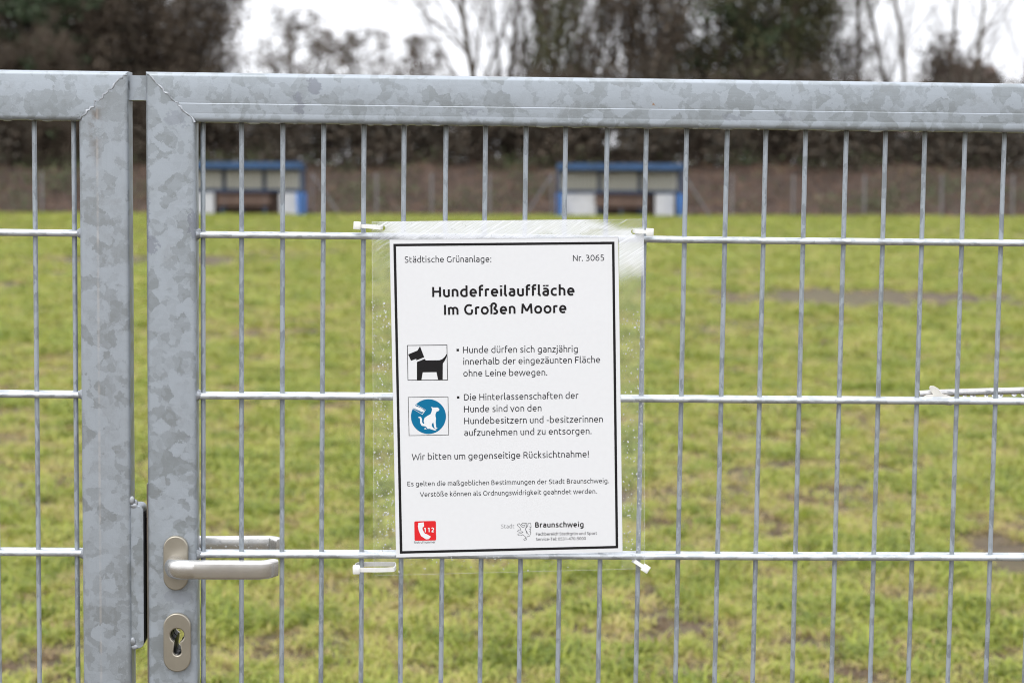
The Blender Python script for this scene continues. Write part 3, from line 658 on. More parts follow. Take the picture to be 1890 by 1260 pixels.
# ---- leaf litter and brambles on the bank
rgb = np.random.default_rng(31); P = []
while len(P) < 15000:
    x, y = rgb.uniform(-28, 28), rgb.uniform(79.2, 90); P.append((x, y, ground_z(x, y) + rgb.uniform(0.0, 0.12)))
V_, F_ = leaf_quads(np.array(P), 0.075, rgb, 1.0); tag(link('leaf_litter', npmesh('leaf_litter', V_, F_, [M['litter']])), 'brown fallen leaves covering the far bank', None, None, 'stuff')
P = []
for _ in range(150):
    cx, cy = rgb.uniform(-26, 26), rgb.uniform(79.8, 89); nn = int(rgb.integers(30, 150)); s_ = rgb.uniform(0.25, 0.6)
    if _ < 12: cx = rgb.uniform(13, 21)
    elif _ < 26: cx = rgb.uniform(-25, -14)
    for q in rgb.normal(0, 1, (nn, 3)): P.append((cx + q[0] * s_ * 1.4, cy + q[1] * s_, max(0.02, ground_z(cx, cy) + 0.25 + q[2] * 0.3)))
V_, F_ = leaf_quads(np.array(P), 0.075, rgb, 0.5); tag(link('brambles', npmesh('brambles', V_, F_, [M['bramble']])), 'patches of green brambles among the dead leaves on the bank', None, None, 'stuff')
S = []
for _ in range(2600):
    x, y = rgb.uniform(-27, 27), rgb.uniform(80.5, 91); p0 = np.array([x, y, ground_z(x, y)]); d = np.array([rgb.normal(0, 0.35), rgb.normal(0, 0.3), 1]); S.append((*p0, *(p0 + d * rgb.uniform(0.4, 1.7)), 0.012, 0.004))
V_, F_ = seg_prisms(S, 3); tag(link('dead_stems', npmesh('dead_stems', V_, F_, [M['twig']])), 'thin dead stems and saplings standing all over the far bank', None, None, 'stuff')

# ---- houses beyond the trees
M['render_white'] = simple('white_house_render', (0.72, 0.72, 0.70), 0.85, 0, 0.05, 2)
M['roof_red'] = simple('red_roof_tile', (0.36, 0.13, 0.085), 0.8, 0, 0.2, 3)
M['roof_brown'] = simple('brown_roof_tile', (0.125, 0.088, 0.075), 0.85, 0, 0.2, 3)
M['glass_dark'] = simple('dark_window_glass', (0.03, 0.035, 0.04), 0.1)
M['frame_white'] = simple('white_window_frame', (0.7, 0.7, 0.7), 0.5)
def house(name, label, x, y, w, dp, hw, hr, roofm):
    z0 = ground_z(x, y) - 0.1; h = thing(name, label, 'house', (x, y, z0))
    part('wall', MB().box(-w/2, w/2, 0, dp, 0, hw).add([(-w/2, 0.0, hw), (w/2, 0.0, hw), (w/2, dp, hw), (-w/2, dp, hw), (-w/2, dp/2, hw+hr-0.12), (w/2, dp/2, hw+hr-0.12)], [(0, 4, 3), (1, 2, 5)]), M['render_white'], h)
    rf = MB(); e = 0.35
    for s_ in (0, 1):
        ya, yb = (-e, dp/2) if s_ == 0 else (dp + e, dp/2)
        rf.add([(-w/2-e, ya, hw-0.15), (w/2+e, ya, hw-0.15), (w/2+e, yb, hw+hr), (-w/2-e, yb, hw+hr), (-w/2-e, ya, hw), (w/2+e, ya, hw), (w/2+e, yb, hw+hr+0.15), (-w/2-e, yb, hw+hr+0.15)],
               [(0,3,2,1),(4,5,6,7),(0,1,5,4),(1,2,6,5),(2,3,7,6),(3,0,4,7)])
    r_ = part('roof', rf, roofm, h); part('chimney', MB().box(w*0.2, w*0.2+0.6, dp/2+0.3, dp/2+0.9, hw+hr-0.6, hw+hr+0.7), M['roof_brown'], r_)
    for k in (-0.28, 0.05, 0.3):
        for zz_ in ((0.9,) if hw < 4 else (0.9, 3.5)):
            f_ = part('window', MB().box(k*w-0.6, k*w+0.6, -0.06, 0.02, zz_, zz_+1.25), M['frame_white'], h)
            for s_ in (-1, 1): part('pane', MB().box(k*w + s_*0.29 - 0.24, k*w + s_*0.29 + 0.24, -0.075, -0.055, zz_+0.1, zz_+1.15), M['glass_dark'], f_)
    return h
house('house', 'white house with a red tiled roof glimpsed through the thicket on the right', 745/3560*125, 125, 5.5, 8, 2.6, 2.6, M['roof_red'])
house('house', 'brown-roofed house rising behind the clipped bush on the right', 855/3560*135, 135, 3.6, 9, 4.6, 3.2, M['roof_brown'])

# ------------------------------------------------------------------ far fence
M['post_grey'] = simple('weathered_concrete_post', (0.205, 0.195, 0.20), 0.8, 0, 0.15, 5)
M['wire'] = simple('dull_wire', (0.085, 0.07, 0.065), 0.6, 0.3)
fence = thing('chain_link_fence', 'grey chain-link fence on posts along the far edge of the field', 'fence', (0, 78.9, 0))
post_mb = MB().tube([(0, 0, -0.2), (0, 0, 1.72)], 0.048, 8)
pm = post_mb.mesh('post', M['post_grey'], 40); first = None
dug = [-10.85, 4.29]
fx = [-27.6, -24.8, -22.0, -19.2, -16.4, -7.95 + 2.4, -3.3, -0.95, 8.95, 11.45, 14.35, 17.5, 20.4, 23.3, 26.2]
for x in fx: link('post', pm, fence, (x, 0, 0))
for cx in dug:
    for s_ in (-1, 1):
        link('post', pm, fence, (cx + s_ * 2.68, 0, 0))
        part('brace', MB().tube([(cx + s_ * 2.72, 0, 1.62), (cx + s_ * 3.78, -0.02, 0.0)], 0.042, 6), M['post_grey'], fence)
for zz_ in (0.06, 0.85, 1.66):
    part('tension_wire', MB().tube([(-28, -0.05, zz_), (28, -0.05, zz_)], 0.004, 3), M['wire'], fence)
S = []
for k in range(int(56 / 0.1)):
    x = -28 + k * 0.1
    S.append((x, -0.055, 0.06, x + 1.6, -0.055, 1.66, 0.0018, 0.0018)); S.append((x + 1.6, -0.055, 0.06, x, -0.055, 1.66, 0.0018, 0.0018))
V_, F_ = seg_prisms(S, 3); tag(link('wire_mesh', npmesh('wire_mesh', V_, F_, [M['wire']]), fence), kind='stuff')

# ------------------------------------------------------------------ dugouts
M['dug_blue'] = simple('blue_painted_fascia', (0.022, 0.066, 0.155), 0.5, 0, 0.3, 1.2)
M['dug_bright'] = simple('bright_blue_side', (0.055, 0.20, 0.56), 0.5, 0, 0.1, 2)
M['dug_post'] = simple('dark_blue_steel', (0.045, 0.065, 0.11), 0.5)
M['dug_sheet'] = simple('cream_corrugated_sheet', (0.62, 0.62, 0.57), 0.6, 0, 0.1, 1.5)
_m = M['dug_sheet']; _n = _m.node_tree.nodes; _l = _m.node_tree.links; _tl = _n.new('ShaderNodeBsdfTranslucent'); _tl.inputs[0].default_value = (0.72, 0.71, 0.62, 1)
_ms = _n.new('ShaderNodeMixShader'); _ms.inputs[0].default_value = 0.6; _l.new(_n['Principled BSDF'].outputs[0], _ms.inputs[1]); _l.new(_tl.outputs[0], _ms.inputs[2]); _l.new(_ms.outputs[0], _n['Material Output'].inputs['Surface'])
M['dug_white'] = simple('white_board', (0.74, 0.74, 0.75), 0.7, 0, 0.08, 3)
M['bench_wood'] = simple('brown_bench_wood', (0.10, 0.060, 0.045), 0.7, 0, 0.2, 4)
M['bench_light'] = simple('worn_bench_wood', (0.19, 0.125, 0.095), 0.7, 0, 0.2, 4)
def dugout(cx, label, flip):
    d = thing('dugout', label, 'dugout', (cx, 76.75, 0), (0, 0, 0), 'blue dugouts at the far edge of the field'); W = 2.52
    part('roof', MB().add([(-W, -0.15, 1.89), (W, -0.15, 1.89), (W, 1.5, 1.80), (-W, 1.5, 1.80), (-W, -0.15, 2.13), (W, -0.15, 2.13), (W, 1.5, 1.90), (-W, 1.5, 1.90)],
                          [(0,3,2,1),(4,5,6,7),(0,1,5,4),(1,2,6,5),(2,3,7,6),(3,0,4,7)]), M['dug_blue'], d)
    edges = [-W + 0.1, -0.78, 0.84, W - 0.1]
    for a, b in zip(edges[:-1], edges[1:]):
        mb = MB(); k = int((b - a - 0.16) / 0.075); xs = [a + 0.08 + (b - a - 0.16) * i / k for i in range(k + 1)]
        for i in range(k):
            y0 = 1.35 + (0.085 if i % 2 else 0.0); y1 = 1.35 + (0.0 if i % 2 else 0.085)
            mb.add([(xs[i], y0, 0.98), (xs[i+1], y1, 0.98), (xs[i+1], y1, 1.83), (xs[i], y0, 1.83)], [(0, 1, 2, 3)])
        part('back_sheet', mb, M['dug_sheet'], d)
    for x in edges: part('post', MB().box(x - 0.075, x + 0.075, 1.24, 1.34, 0, 1.82), M['dug_post'], d)
    for x in (-W + 0.06, W - 0.06): part('front_post', MB().box(x - 0.05, x + 0.05, -0.08, 0.02, 0, 1.86), M['dug_post'], d)
    part('rail', MB().box(-W + 0.15, W - 0.15, 1.10, 1.22, 0.94, 1.06), M['dug_blue'], d)
    part('back_board', MB().box(-W + 0.1, W - 0.1, 1.42, 1.46, 0.05, 0.93), M['bench_wood'], d)
    wl_, wr_ = (1.42, 0.78) if not flip else (1.22, 0.74)
    part('white_panel', MB().box(-W + 0.16, -W + 0.16 + wl_, 0.95, 1.0, 0.06, 0.92), M['dug_white'], d)
    part('white_panel', MB().box(W - 0.30 - wr_, W - 0.30, 0.95, 1.0, 0.06, 0.92), M['dug_white'], d)
    for s_ in (-1, 1):
        part('side_panel', MB().add([(s_*W, -0.05, 0.02), (s_*W, 1.45, 0.02), (s_*W, 1.45, 0.93), (s_*(W+0.05), -0.05, 0.93), (s_*(W-0.22), 0.0, 0.02), (s_*(W-0.04), 1.45, 0.02), (s_*(W-0.04), 1.45, 0.93), (s_*(W-0.26), 0.0, 0.93)],
             [(0,1,2,3),(7,6,5,4),(0,3,7,4),(1,5,6,2),(3,2,6,7),(0,4,5,1)]), M['dug_bright'], d)
    b = part('bench', MB().box(-0.95, 1.1, 0.42, 0.80, 0.40, 0.45), M['bench_light'], d)
    for x in (-0.8, 0.05, 0.95): part('leg', MB().box(x - 0.04, x + 0.04, 0.5, 0.74, 0, 0.40), M['dug_post'], b)
    for zz_, mm in ((0.52, 'bench_light'), (0.74, 'bench_wood')): part('backrest_plank', MB().box(-1.0, 1.12, 0.82, 0.86, zz_, zz_ + 0.17), M[mm], b)
    return d
dugout(dug[0], 'blue-roofed team dugout on the left, partly hidden by the gate stile', True)
dugout(dug[1], 'blue-roofed team dugout on the right, above the notice', False)

# ------------------------------------------------------------------ the gate
ZB = 1.40                                   # height of the top mesh wire above the leaf's base
GE = Euler((R(0.30410145), R(0.44123855), R(2.24689088)), 'XYZ'); GM3 = GE.to_matrix()
GT = Vector((-0.38446558, 2.38990107, 1.45911239))
GBASE = GT + GM3 @ Vector((0, 0, -ZB))
GATE = Matrix.Translation(GBASE) @ GM3.to_4x4()

def section(half_w=0.030, half_d=0.020, r_=0.0055, n_=5, step=None):
    """rounded rectangle (a across the face, b depth; b<0 faces the camera)"""
    o = []
    for cx, cy, a0 in ((half_w - r_, half_d - r_, 0), (-half_w + r_, half_d - r_, 90), (-half_w + r_, -half_d + r_, 180), (half_w - r_, -half_d + r_, 270)):
        for k in range(n_ + 1):
            a = R(a0 + 90 * k / n_); o.append((cx + r_ * math.cos(a), cy + r_ * math.sin(a)))
        if step and a0 == 180:      # rolled step on the front face: lower strip stands slightly proud
            for a_, b_ in step: o.append((a_, b_))
    return o

def frame_tube(name, parent, axis, c, a0, a1, m0, m1, mats, step=None):
    """axis 'v': stile centred at u=c between heights a0..a1; axis 'u': rail centred at v=c. m0/m1: mitre slope sign at each end"""
    S_ = section(step=step); mb = MB(); rings = []
    L_ = a1 - a0; ts = [0.0, 1.0]
    for t_ in ts:
        ring = []
        for a, b in S_:
            s0 = a0 + m0 * a; s1 = a1 + m1 * a; s_ = s0 + (s1 - s0) * t_
            ring.append((c + a, b, s_ + ZB) if axis == 'v' else (s_, b, c + a + ZB))
        rings.append(ring)
    mb.loft(rings)
    return part(name, mb, mats, parent, 24)

def bead(mb, a, b, w_, r_, seed, n_=26):
    rg = random.Random(seed); pts_ = []; rs = []
    for k in range(n_ + 1):
        t_ = k / n_; q = Vector(a).lerp(Vector(b), t_); nrm = Vector((b[0]-a[0], 0, b[2]-a[2])).normalized(); nrm = Vector((-nrm.z, 0, nrm.x))
        pts_.append(q + nrm * rg.gauss(0, 0.0009)); rs.append(r_ * rg.uniform(0.6, 1.5))
    mb.tube(pts_, rs, 6)

_m = M['rod']; _n = _m.node_tree.nodes; _l = _m.node_tree.links; _p = _n['Principled BSDF']; _src = _p.inputs['Base Color'].links[0].from_socket
_t = _n.new('ShaderNodeTexCoord'); _s = _n.new('ShaderNodeSeparateXYZ'); _l.new(_t.outputs['Object'], _s.inputs[0])
_z = _n.new('ShaderNodeTexNoise'); _z.inputs['Scale'].default_value = 90; _l.new(_t.outputs['Object'], _z.inputs['Vector'])
_k = mathn(_n, _l, 'ADD', _s.outputs['Z'], mathn(_n, _l, 'MULTIPLY', _z.outputs['Fac'], 0.012))
_l.new(mixc(_n, _l, maprange(_n, _l, _k, 1.470, 1.490, 0.0, 0.75), _src, (0.09, 0.09, 0.06)), _p.inputs['Base Color'])
WIRE_V = MB().tube([(0, 0, 0), (0, 0, 1.487)], 0.003, 10, False).mesh('vertical_rod', M['rod'], 60)
def vrod(parent, u_top, u_bot):
    sl = (u_top - u_bot) / 0.642; u0 = u_bot - sl * (1.345 - 0.535)
    o = link('vertical_rod', WIRE_V, parent, (u0, 0, ZB - 1.345), (0, math.atan(sl), 0)); return o

gr = thing('gate_leaf', 'right gate leaf of galvanised tube and wire mesh, carrying the lever handle and the notice', 'gate', GBASE, GE, 'leaves of the galvanised double gate')
gl_ = thing('gate_leaf', 'left gate leaf of galvanised tube and wire mesh, with the strike box on its stile', 'gate', GBASE, GE, 'leaves of the galvanised double gate')
TOP, BOT = 0.198, -1.40
STEP = [(-0.0295 + 0.0095, -0.0200), (-0.0190, -0.01988), (-0.0180, -0.0200), (-0.0080, -0.0200), (-0.0071, -0.01955), (-0.0060, -0.0197)]
def build_leaf(g_, s, u_in, u_far, m_):
    # s=+1 right leaf (inner stile on the left), s=-1 left leaf
    ci, cf = u_in + s * 0.03, u_far - s * 0.03
    # height limits of a stile at offset a from its centre: mitre drops towards the inside of the frame
    frame_tube('stile', g_, 'v', ci, BOT + 0.03, TOP - 0.03, s * 1.0, -s * 1.0, m_)
    frame_tube('stile', g_, 'v', cf, BOT + 0.03, TOP - 0.03, -s * 1.0, s * 1.0, m_)
    ua, ub = min(ci, cf), max(ci, cf)
    frame_tube('top_rail', g_, 'u', TOP - 0.03, ua, ub, -1.0, 1.0, M['galv'], STEP if s > 0 else None)
    frame_tube('bottom_rail', g_, 'u', BOT + 0.03, ua, ub, 1.0, -1.0, M['galv'])
    wb = MB()
    for (u0, sg) in ((min(u_in, u_far), 1), (max(u_in, u_far), -1)):
        bead(wb, (u0 + sg * 0.003, -0.0194, TOP - 0.003 + ZB), (u0 + sg * 0.060, -0.0194, TOP - 0.060 + ZB), 0, 0.0013, 3 + sg)
        bead(wb, (u0 + sg * 0.003, -0.0194, BOT + 0.003 + ZB), (u0 + sg * 0.060, -0.0194, BOT + 0.060 + ZB), 0, 0.0013, 7 + sg)
    part('weld_seam', wb, M['weld'], g_, 60, 'stuff')
RIN, RFAR = -0.0655, 1.2655
LIN, LFAR = -0.0865, -1.4760
build_leaf(gr, 1, RIN, RFAR, M['galv'])
build_leaf(gl_, -1, LIN, LFAR, M['galv_stained'])
TOPU = [2.0, 49.4, 100.0, 150.3, 199.9, 249.4, 301.2, 350.2, 400.4, 449.6, 501.3, 550.0, 600.3, 651.1, 699.5, 749.4, 800.5, 850.0, 899.5, 950.3, 1000.1, 1050, 1100.4, 1149.7, 1199.5]
BOTU = [0.8, 48.7, 99.3, 148.8, 199.4, 249.2, 300.7, 350.2, 400.0, 449.2, 500.8, 549.0, 599.8, 650.0, 698.9, 749.8, 800.3, 850.3, 899.6, 950.7, 1000.1, 1050, 1099.6, 1150, 1200]
for a, b in zip(TOPU, BOTU): vrod(gr, a / 1000 - 0.0002, b / 1000 - 0.0002)
for k in range(26):
    a = -0.1562 - (0.0480 if k == 1 else (0.048 + 0.05 * (k - 1) if k > 1 else 0)); vrod(gl_, a, a - 0.0003)
wh_r = MB().tube([(-0.0058, 0, 0), (0.3, 0, 0.0003), (0.7, 0, -0.0003), (1.2058, 0, 0)], 0.0041, 10, False).mesh('horizontal_rod', M['rod'], 60)
wh_l = MB().tube([(-1.4165, 0, 0), (-0.7, 0, 0.0004), (-0.1460, 0, 0)], 0.0041, 10, False).mesh('horizontal_rod', M['rod'], 60)
M['rod_h'] = galv('galvanised_rod_level', (0.40, 0.425, 0.445), (0.59, 0.62, 0.65), 110, per_object=True, stretch=(0.5, 1, 1))  # rod zinc made lighter to imitate sky reflected on the level rods
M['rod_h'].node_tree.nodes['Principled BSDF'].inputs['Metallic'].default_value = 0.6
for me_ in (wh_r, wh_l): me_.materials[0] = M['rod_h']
for k in range(7):
    for w_ in (-0.0072, 0.0072):
        link('horizontal_rod', wh_r, gr, (0, w_, ZB - 0.2 * k)); link('horizontal_rod', wh_l, gl_, (0, w_, ZB - 0.2 * k + (0.0015 if k == 2 else 0)))
for g_, us in ((gr, (-0.0050, 1.2050)), (gl_, (-0.1470, -1.4155))):
    mb = MB(); rg = random.Random(5)
    for u in us:
        for k in range(7):
            for w_ in (-0.0072, 0.0072):
                s_ = 1 if u in (-0.0050, -1.4155) else -1
                mb.tube([(u - s_*0.002, w_, ZB - 0.2*k), (u + s_*0.0015, w_ + rg.uniform(-.001, .001), ZB - 0.2*k + rg.uniform(-.001, .001)), (u + s_*0.005, w_, ZB - 0.2*k)], [0.0072, 0.0062, 0.0040], 8)
    part('weld_blob', mb, M['weld'], g_, 60, 'stuff')

# drops hanging in a row below the top rails
def rail_drops(g_, u0, u1, seed):
    rg = random.Random(seed); mb = MB(); u = u0
    while u < u1:
        w_ = rg.uniform(0.002, 0.012); mb.dome((u, rg.uniform(-0.016, -0.010), TOP - 0.0595 + ZB), w_, rg.uniform(0.003, 0.0045), rg.uniform(0.0008, 0.0028), '-z', 10, 3); u += w_ * 2 + rg.uniform(0.0, 0.02)
    part('hanging_drop', mb, M['water'], g_, 80, 'stuff')
rail_drops(gr, 0.006, 1.19, 1); rail_drops(gl_, -1.4, -0.15, 2)

# --- right leaf: lock, handles
def lever(parent, w0, sgn, mats, v0, rise=0.0):
    """w0: stile face depth; sgn -1 towards the camera"""
    path = []; c = []
    def P(u, dw, hh, th): path.append((u, w0 + sgn * dw)); c.append((hh, th))
    P(-0.0300, 0.006, 0.0240, 0.0240); P(-0.0300, 0.024, 0.0235, 0.0235)
    for k in range(6):
        a = R(90 * k / 5); P(-0.0300 + 0.014 * (1 - math.cos(a)), 0.026 + 0.013 * math.sin(a), 0.0240 + 0.001 * k / 5, 0.0210 - 0.0068 * k / 5)
    P(-0.006, 0.0395, 0.0240, 0.0140); P(-0.0025, 0.0397, 0.0236, 0.0138); P(-0.0020, 0.0397, 0.0228, 0.0134)
    for u in (0.02, 0.045, 0.067): P(u, 0.0397, 0.0226, 0.0134)
    for k in range(1, 6):
        a = R(66 * k / 5); P(0.0735 + 0.018 * math.sin(a), 0.0397 - 0.018 * (1 - math.cos(a)), 0.0224 - 0.0002 * k, 0.0134)
    P(0.0940, 0.0230, 0.0210, 0.0120)
    rings = []
    for i, (u, w_) in enumerate(path):
        a, b = path[max(0, i - 1)], path[min(len(path) - 1, i + 1)]; d = Vector((b[0] - a[0], b[1] - a[1])).normalized(); nx_, ny_ = -d.y, d.x
        hh, th = c[i]; ring = []; ex = 0.5 if i < 3 else 0.36
        e_ = 1.0 if i < 2 else (0.34 if i > 9 else 0.8)
        for k in range(20):
            a_ = 2 * math.pi * k / 20; ca, sa = math.cos(a_), math.sin(a_)
            x_ = math.copysign(abs(ca) ** e_, ca) * th / 2; z_ = math.copysign(abs(sa) ** e_, sa) * hh / 2
            ring.append((u + nx_ * x_, w_ + ny_ * x_, v0 + z_ + ZB + rise * max(0, u + 0.01)))
        rings.append(ring)
    return part('lever_handle', MB().loft(rings), mats, parent, 50)
def plate(name, cx, cz, w_, h_, y_front, thick, mats, parent, holes=()):
    bev = 0.0016; me = filled(name, [stadium(cx, cz, w_ - 2 * bev, h_ - 2 * bev)] + list(holes), thick / 2 - bev, bev)
    me.transform(Matrix.Translation((0, y_front + thick / 2, ZB))); me.materials.append(mats)
    me.polygons.foreach_set('use_smooth', [True] * len(me.polygons)); me.set_sharp_from_angle(angle=R(35))
    return link(name, me, parent)
ros = plate('handle_rosette', -0.0300, -0.4067, 0.0305, 0.0685, -0.0200 - 0.0085, 0.0085, M['alu'], gr)
lever(gr, -0.0200, -1, M['alu2'], -0.4080)
plate('handle_rosette', -0.0300, -0.4045, 0.0305, 0.0685, 0.0200, 0.0085, M['alu'], gr)
lever(gr, 0.0200, 1, M['alu2'], -0.4010, 0.012)
# drops lying on the inner lever
mb = MB(); rg = random.Random(8)
for _ in range(34):
    r_ = rg.uniform(0.0005, 0.0016); mb.dome((rg.uniform(-0.004, 0.092), 0.0525, -0.401 + ZB + rg.uniform(-0.006, 0.010)), r_, r_ * 0.9, r_ * 0.5, '-y', 8, 3)
part('lever_drop', mb, M['water'], gr, 80, 'stuff')
def keyhole(cx, cz, k=1.0, grow_=0.0):
    o = []
    for i in range(25):
        a = R(-60 + 300 * i / 24); o.append((cx + (0.0087 * k + grow_) * math.cos(a), cz + (0.0087 * k + grow_) * math.sin(a)))
    for i in range(13):
        a = R(180 + 180 * i / 12); o.append((cx + (0.0050 * k + grow_) * math.cos(a), cz - 0.0205 + (0.0050 * k + grow_) * math.sin(a)))
    return o
KC = (-0.0286, -0.4980)
plate('keyhole_escutcheon', -0.0288, -0.5072, 0.0340, 0.0745, -0.0200 - 0.0075, 0.0075, M['alu'], gr, [keyhole(KC[0], KC[1], 1.0, 0.0016)])
plate('keyhole_escutcheon', -0.0288, -0.5072, 0.0340, 0.0745, 0.0200, 0.0075, M['alu'], gr, [keyhole(KC[0], KC[1], 1.0, 0.0016)])
# cut the keyhole right through the stile and line it with a black sleeve added for the shade inside
stile = next(o for o in gr.children if o.name.startswith('stile') and True)
cut = filled('cutter', [keyhole(KC[0], KC[1], 1.04)], 0.05); cut.transform(Matrix.Translation((0, 0, ZB)))
co = bpy.data.objects.new('cutter', cut); COL.objects.link(co); co.matrix_world = GATE
bmod = stile.modifiers.new('cut', 'BOOLEAN'); bmod.operation = 'DIFFERENCE'; bmod.solver = 'EXACT'; bmod.object = co
bpy.context.view_layer.update()
dg = bpy.context.evaluated_depsgraph_get(); newm = bpy.data.meshes.new_from_object(stile.evaluated_get(dg)); stile.modifiers.clear(); stile.data = newm
newm.polygons.foreach_set('use_smooth', [True] * len(newm.polygons)); newm.set_sharp_from_angle(angle=R(24))
bpy.data.objects.remove(co)
mb = MB(); kh = keyhole(KC[0], KC[1], 1.02); n_ = len(kh)
rings = [[(x, w_, z + ZB) for x, z in keyhole(KC[0], KC[1], k_)] for w_, k_ in ((-0.0205, 1.02), (-0.012, 1.02), (-0.012, 0.97), (-0.004, 0.97), (-0.004, 1.02), (0.004, 1.02), (0.004, 0.96), (0.0205, 0.96))]
mb.loft(rings, False); part('keyhole_shade_lining', mb, M['black'], gr)
part('lock_faceplate', MB().box(-0.0676, -0.0653, -0.0125, 0.0125, -0.565 + ZB, -0.310 + ZB), M['lockface'], gr)
part('latch_bolt', MB().box(-0.0715, -0.0674, -0.0085, 0.0070, -0.384 + ZB, -0.353 + ZB), M['black'], gr)

# --- left leaf: stop bar, strike box, drain hole
part('stop_bar', MB().box(-0.0868, -0.0660, -0.0105, 0.0145, 0.1636 + ZB, 0.1936 + ZB), M['galv'], gl_)
lp = [(-0.0868, -0.3375), (-0.0868, -0.5165)]
for k in range(7): a = R(270 + 90 * k / 6); lp.append((-0.0785 + 0.0065 * math.cos(a), -0.5100 + 0.0065 * math.sin(a)))
for k in range(7): a = R(90 * k / 6); lp.append((-0.0785 + 0.0065 * math.cos(a), -0.3440 + 0.0065 * math.sin(a)))
me = filled('strike_box', [lp], 0.0155, 0.0006); me.transform(Matrix.Translation((0, 0, ZB))); me.materials.append(M['galv'])
sb = link('strike_box', me, gl_)
lp2 = [(-0.0725, -0.3445), (-0.0725, -0.5105), (-0.0706, -0.5085), (-0.0696, -0.5050), (-0.0696, -0.3495), (-0.0706, -0.3460)]
me = filled('strike_shade_insert', [lp2], 0.0150, 0.0003); me.transform(Matrix.Translation((0, 0, ZB))); me.materials.append(M['black']); link('strike_shade_insert', me, sb)  # black keep, also standing in for the shade inside the open channel
mb = MB()
for v_, r_ in ((-0.334, 0.0052), (-0.5125, 0.0052)):
    for q in range(3): mb.dome((-0.0855 + 0.0022 * q, -0.0160 + 0.0008 * q, v_ + ZB + (0.004, -0.003, 0.0005)[q]), r_ * (0.8, 0.95, 0.6)[q], r_ * (1.1, 0.7, 0.9)[q], r_ * (0.5, 0.38, 0.3)[q], '-y', 9, 4)
part('weld_blob', mb, M['weld'], gl_, 70, 'stuff')
mb = MB(); vs_ = [(-0.0863, -0.0125 + 0.0028 * math.cos(2*math.pi*k/14), 0.1815 + ZB + 0.0060 * math.sin(2*math.pi*k/14)) for k in range(14)]
mb.add(vs_ + [(x - 0.002, y, z) for x, y, z in vs_], [tuple(range(14))] + [(k, (k+1) % 14, 14 + (k+1) % 14, 14 + k) for k in range(14)]); part('drain_hole', mb, M['black'], gl_)

# --- white bar with its bracket behind the right leaf
arm = part('closer_bar', MB().tube([(0.9075, 0.021, -0.1945 + ZB), (0.93, 0.021, -0.1928 + ZB), (1.05, 0.020, -0.1885 + ZB), (1.2100, 0.018, -0.1840 + ZB)], 0.0044, 10), M['white_metal'], gr, 60)
mb = MB(); o_ = [(0.9100, -0.1985), (0.9150, -0.1955), (0.9245, -0.1945), (0.9190, -0.1860), (0.9200, -0.1838), (0.9245, -0.1840), (0.9300, -0.1870), (0.9345, -0.1935), (0.9420, -0.1955), (0.9510, -0.1985), (0.9470, -0.2075), (0.9300, -0.2055), (0.9100, -0.2030)]
me = filled('bracket', [o_, circle(0.9265, -0.1868, 0.0011, 8)], 0.0008, 0.0006); me.transform(Matrix.Translation((0, 0.0145, ZB))); me.materials.append(M['cream_metal']); link('bracket', me, arm)
mb = MB(); rg = random.Random(4); u = 0.955
while u < 1.19:
    r_ = rg.uniform(0.0022, 0.0042); mb.dome((u, 0.0195, -0.1945 + 0.0000 + (u - 0.93) * 0.036 - 0.0025 + ZB), r_, 0.0028, rg.uniform(0.0028, 0.0046), '-z', 10, 4); u += r_ * 2 + rg.uniform(0.001, 0.012)
part('hanging_drop', mb, M['water'], arm, 80, 'stuff')

# ------------------------------------------------------------------ the notice
SIGN = GATE @ Matrix.Translation((0.3797, -0.0127, -0.19887 + ZB)) @ Matrix.Rotation(R(-1.3), 4, 'Y')
sign = thing('notice', 'laminated white notice about the dog run, tied to the mesh of the right gate leaf', 'notice')
sign.matrix_world = SIGN @ Matrix.Translation((0, 0, -0.2))
OZ = 0.2
mm_ = lambda pts_: [(x / 1000, z / 1000) for x, z in pts_]
def flat(name, loops, y, mats, parent=None, thick=0.0):
    me = filled(name, loops, thick); me.transform(Matrix.Translation((0, y, OZ))); me.materials.append(mats)
    return link(name, me, parent or sign)
paper = flat('paper_sheet', [mm_([(-142.89, 198.91), (140.58, 198.09), (142.3, 0.3), (143.68, -197.72), (-141.37, -199.27), (-142.0, 0)])], 0.0002, M['paper'], None, 0.00015)
Y1, Y2, Y3 = -0.00012, -0.00024, -0.00036
bo = [(-138.3, 193.5), (135.82, 192.77), (138.23, -192.77), (-136.54, -194.54)]; bi = [(-135.1, 190.4), (132.7, 189.6), (135.0, -189.6), (-133.3, -191.3)]
flat('border_line', [mm_(bo), mm_(bi)], Y1, M['ink'], paper)

# a humanist sans lettering drawn as pen strokes (centre lines on a 1000 unit body)
def arc(cx, cy, rx, ry, a0, a1, k=12):
    return [(cx + rx * math.cos(R(a0 + (a1 - a0) * i / k)), cy + ry * math.sin(R(a0 + (a1 - a0) * i / k))) for i in range(k + 1)]
def smooth(P, k=5):
    o = []
    for i in range(len(P) - 1):
        p0, p1, p2, p3 = P[max(0, i - 1)], P[i], P[i + 1], P[min(len(P) - 1, i + 2)]
        for j in range(k):
            t_ = j / k; o.append(tuple(0.5 * (2 * b_ + (c_ - a_) * t_ + (2 * a_ - 5 * b_ + 4 * c_ - d_) * t_ * t_ + (3 * b_ - a_ - 3 * c_ + d_) * t_ ** 3) for a_, b_, c_, d_ in zip(p0, p1, p2, p3)))
    return o + [P[-1]]
dot = lambda x, y: [(x, y - 52), (x, y + 52)]
arch = lambda x0, x1: [(x0, 455), (x0 + 80, 480)] + arc(x1 - 165 + 5, 300, 160, 184, 92, 0) + [(x1, 0)]
bowl_l = [(470, 462), (380, 482)] + arc(290, 260, 188, 222, 90, 270) + [(380, 38), (470, 56)]
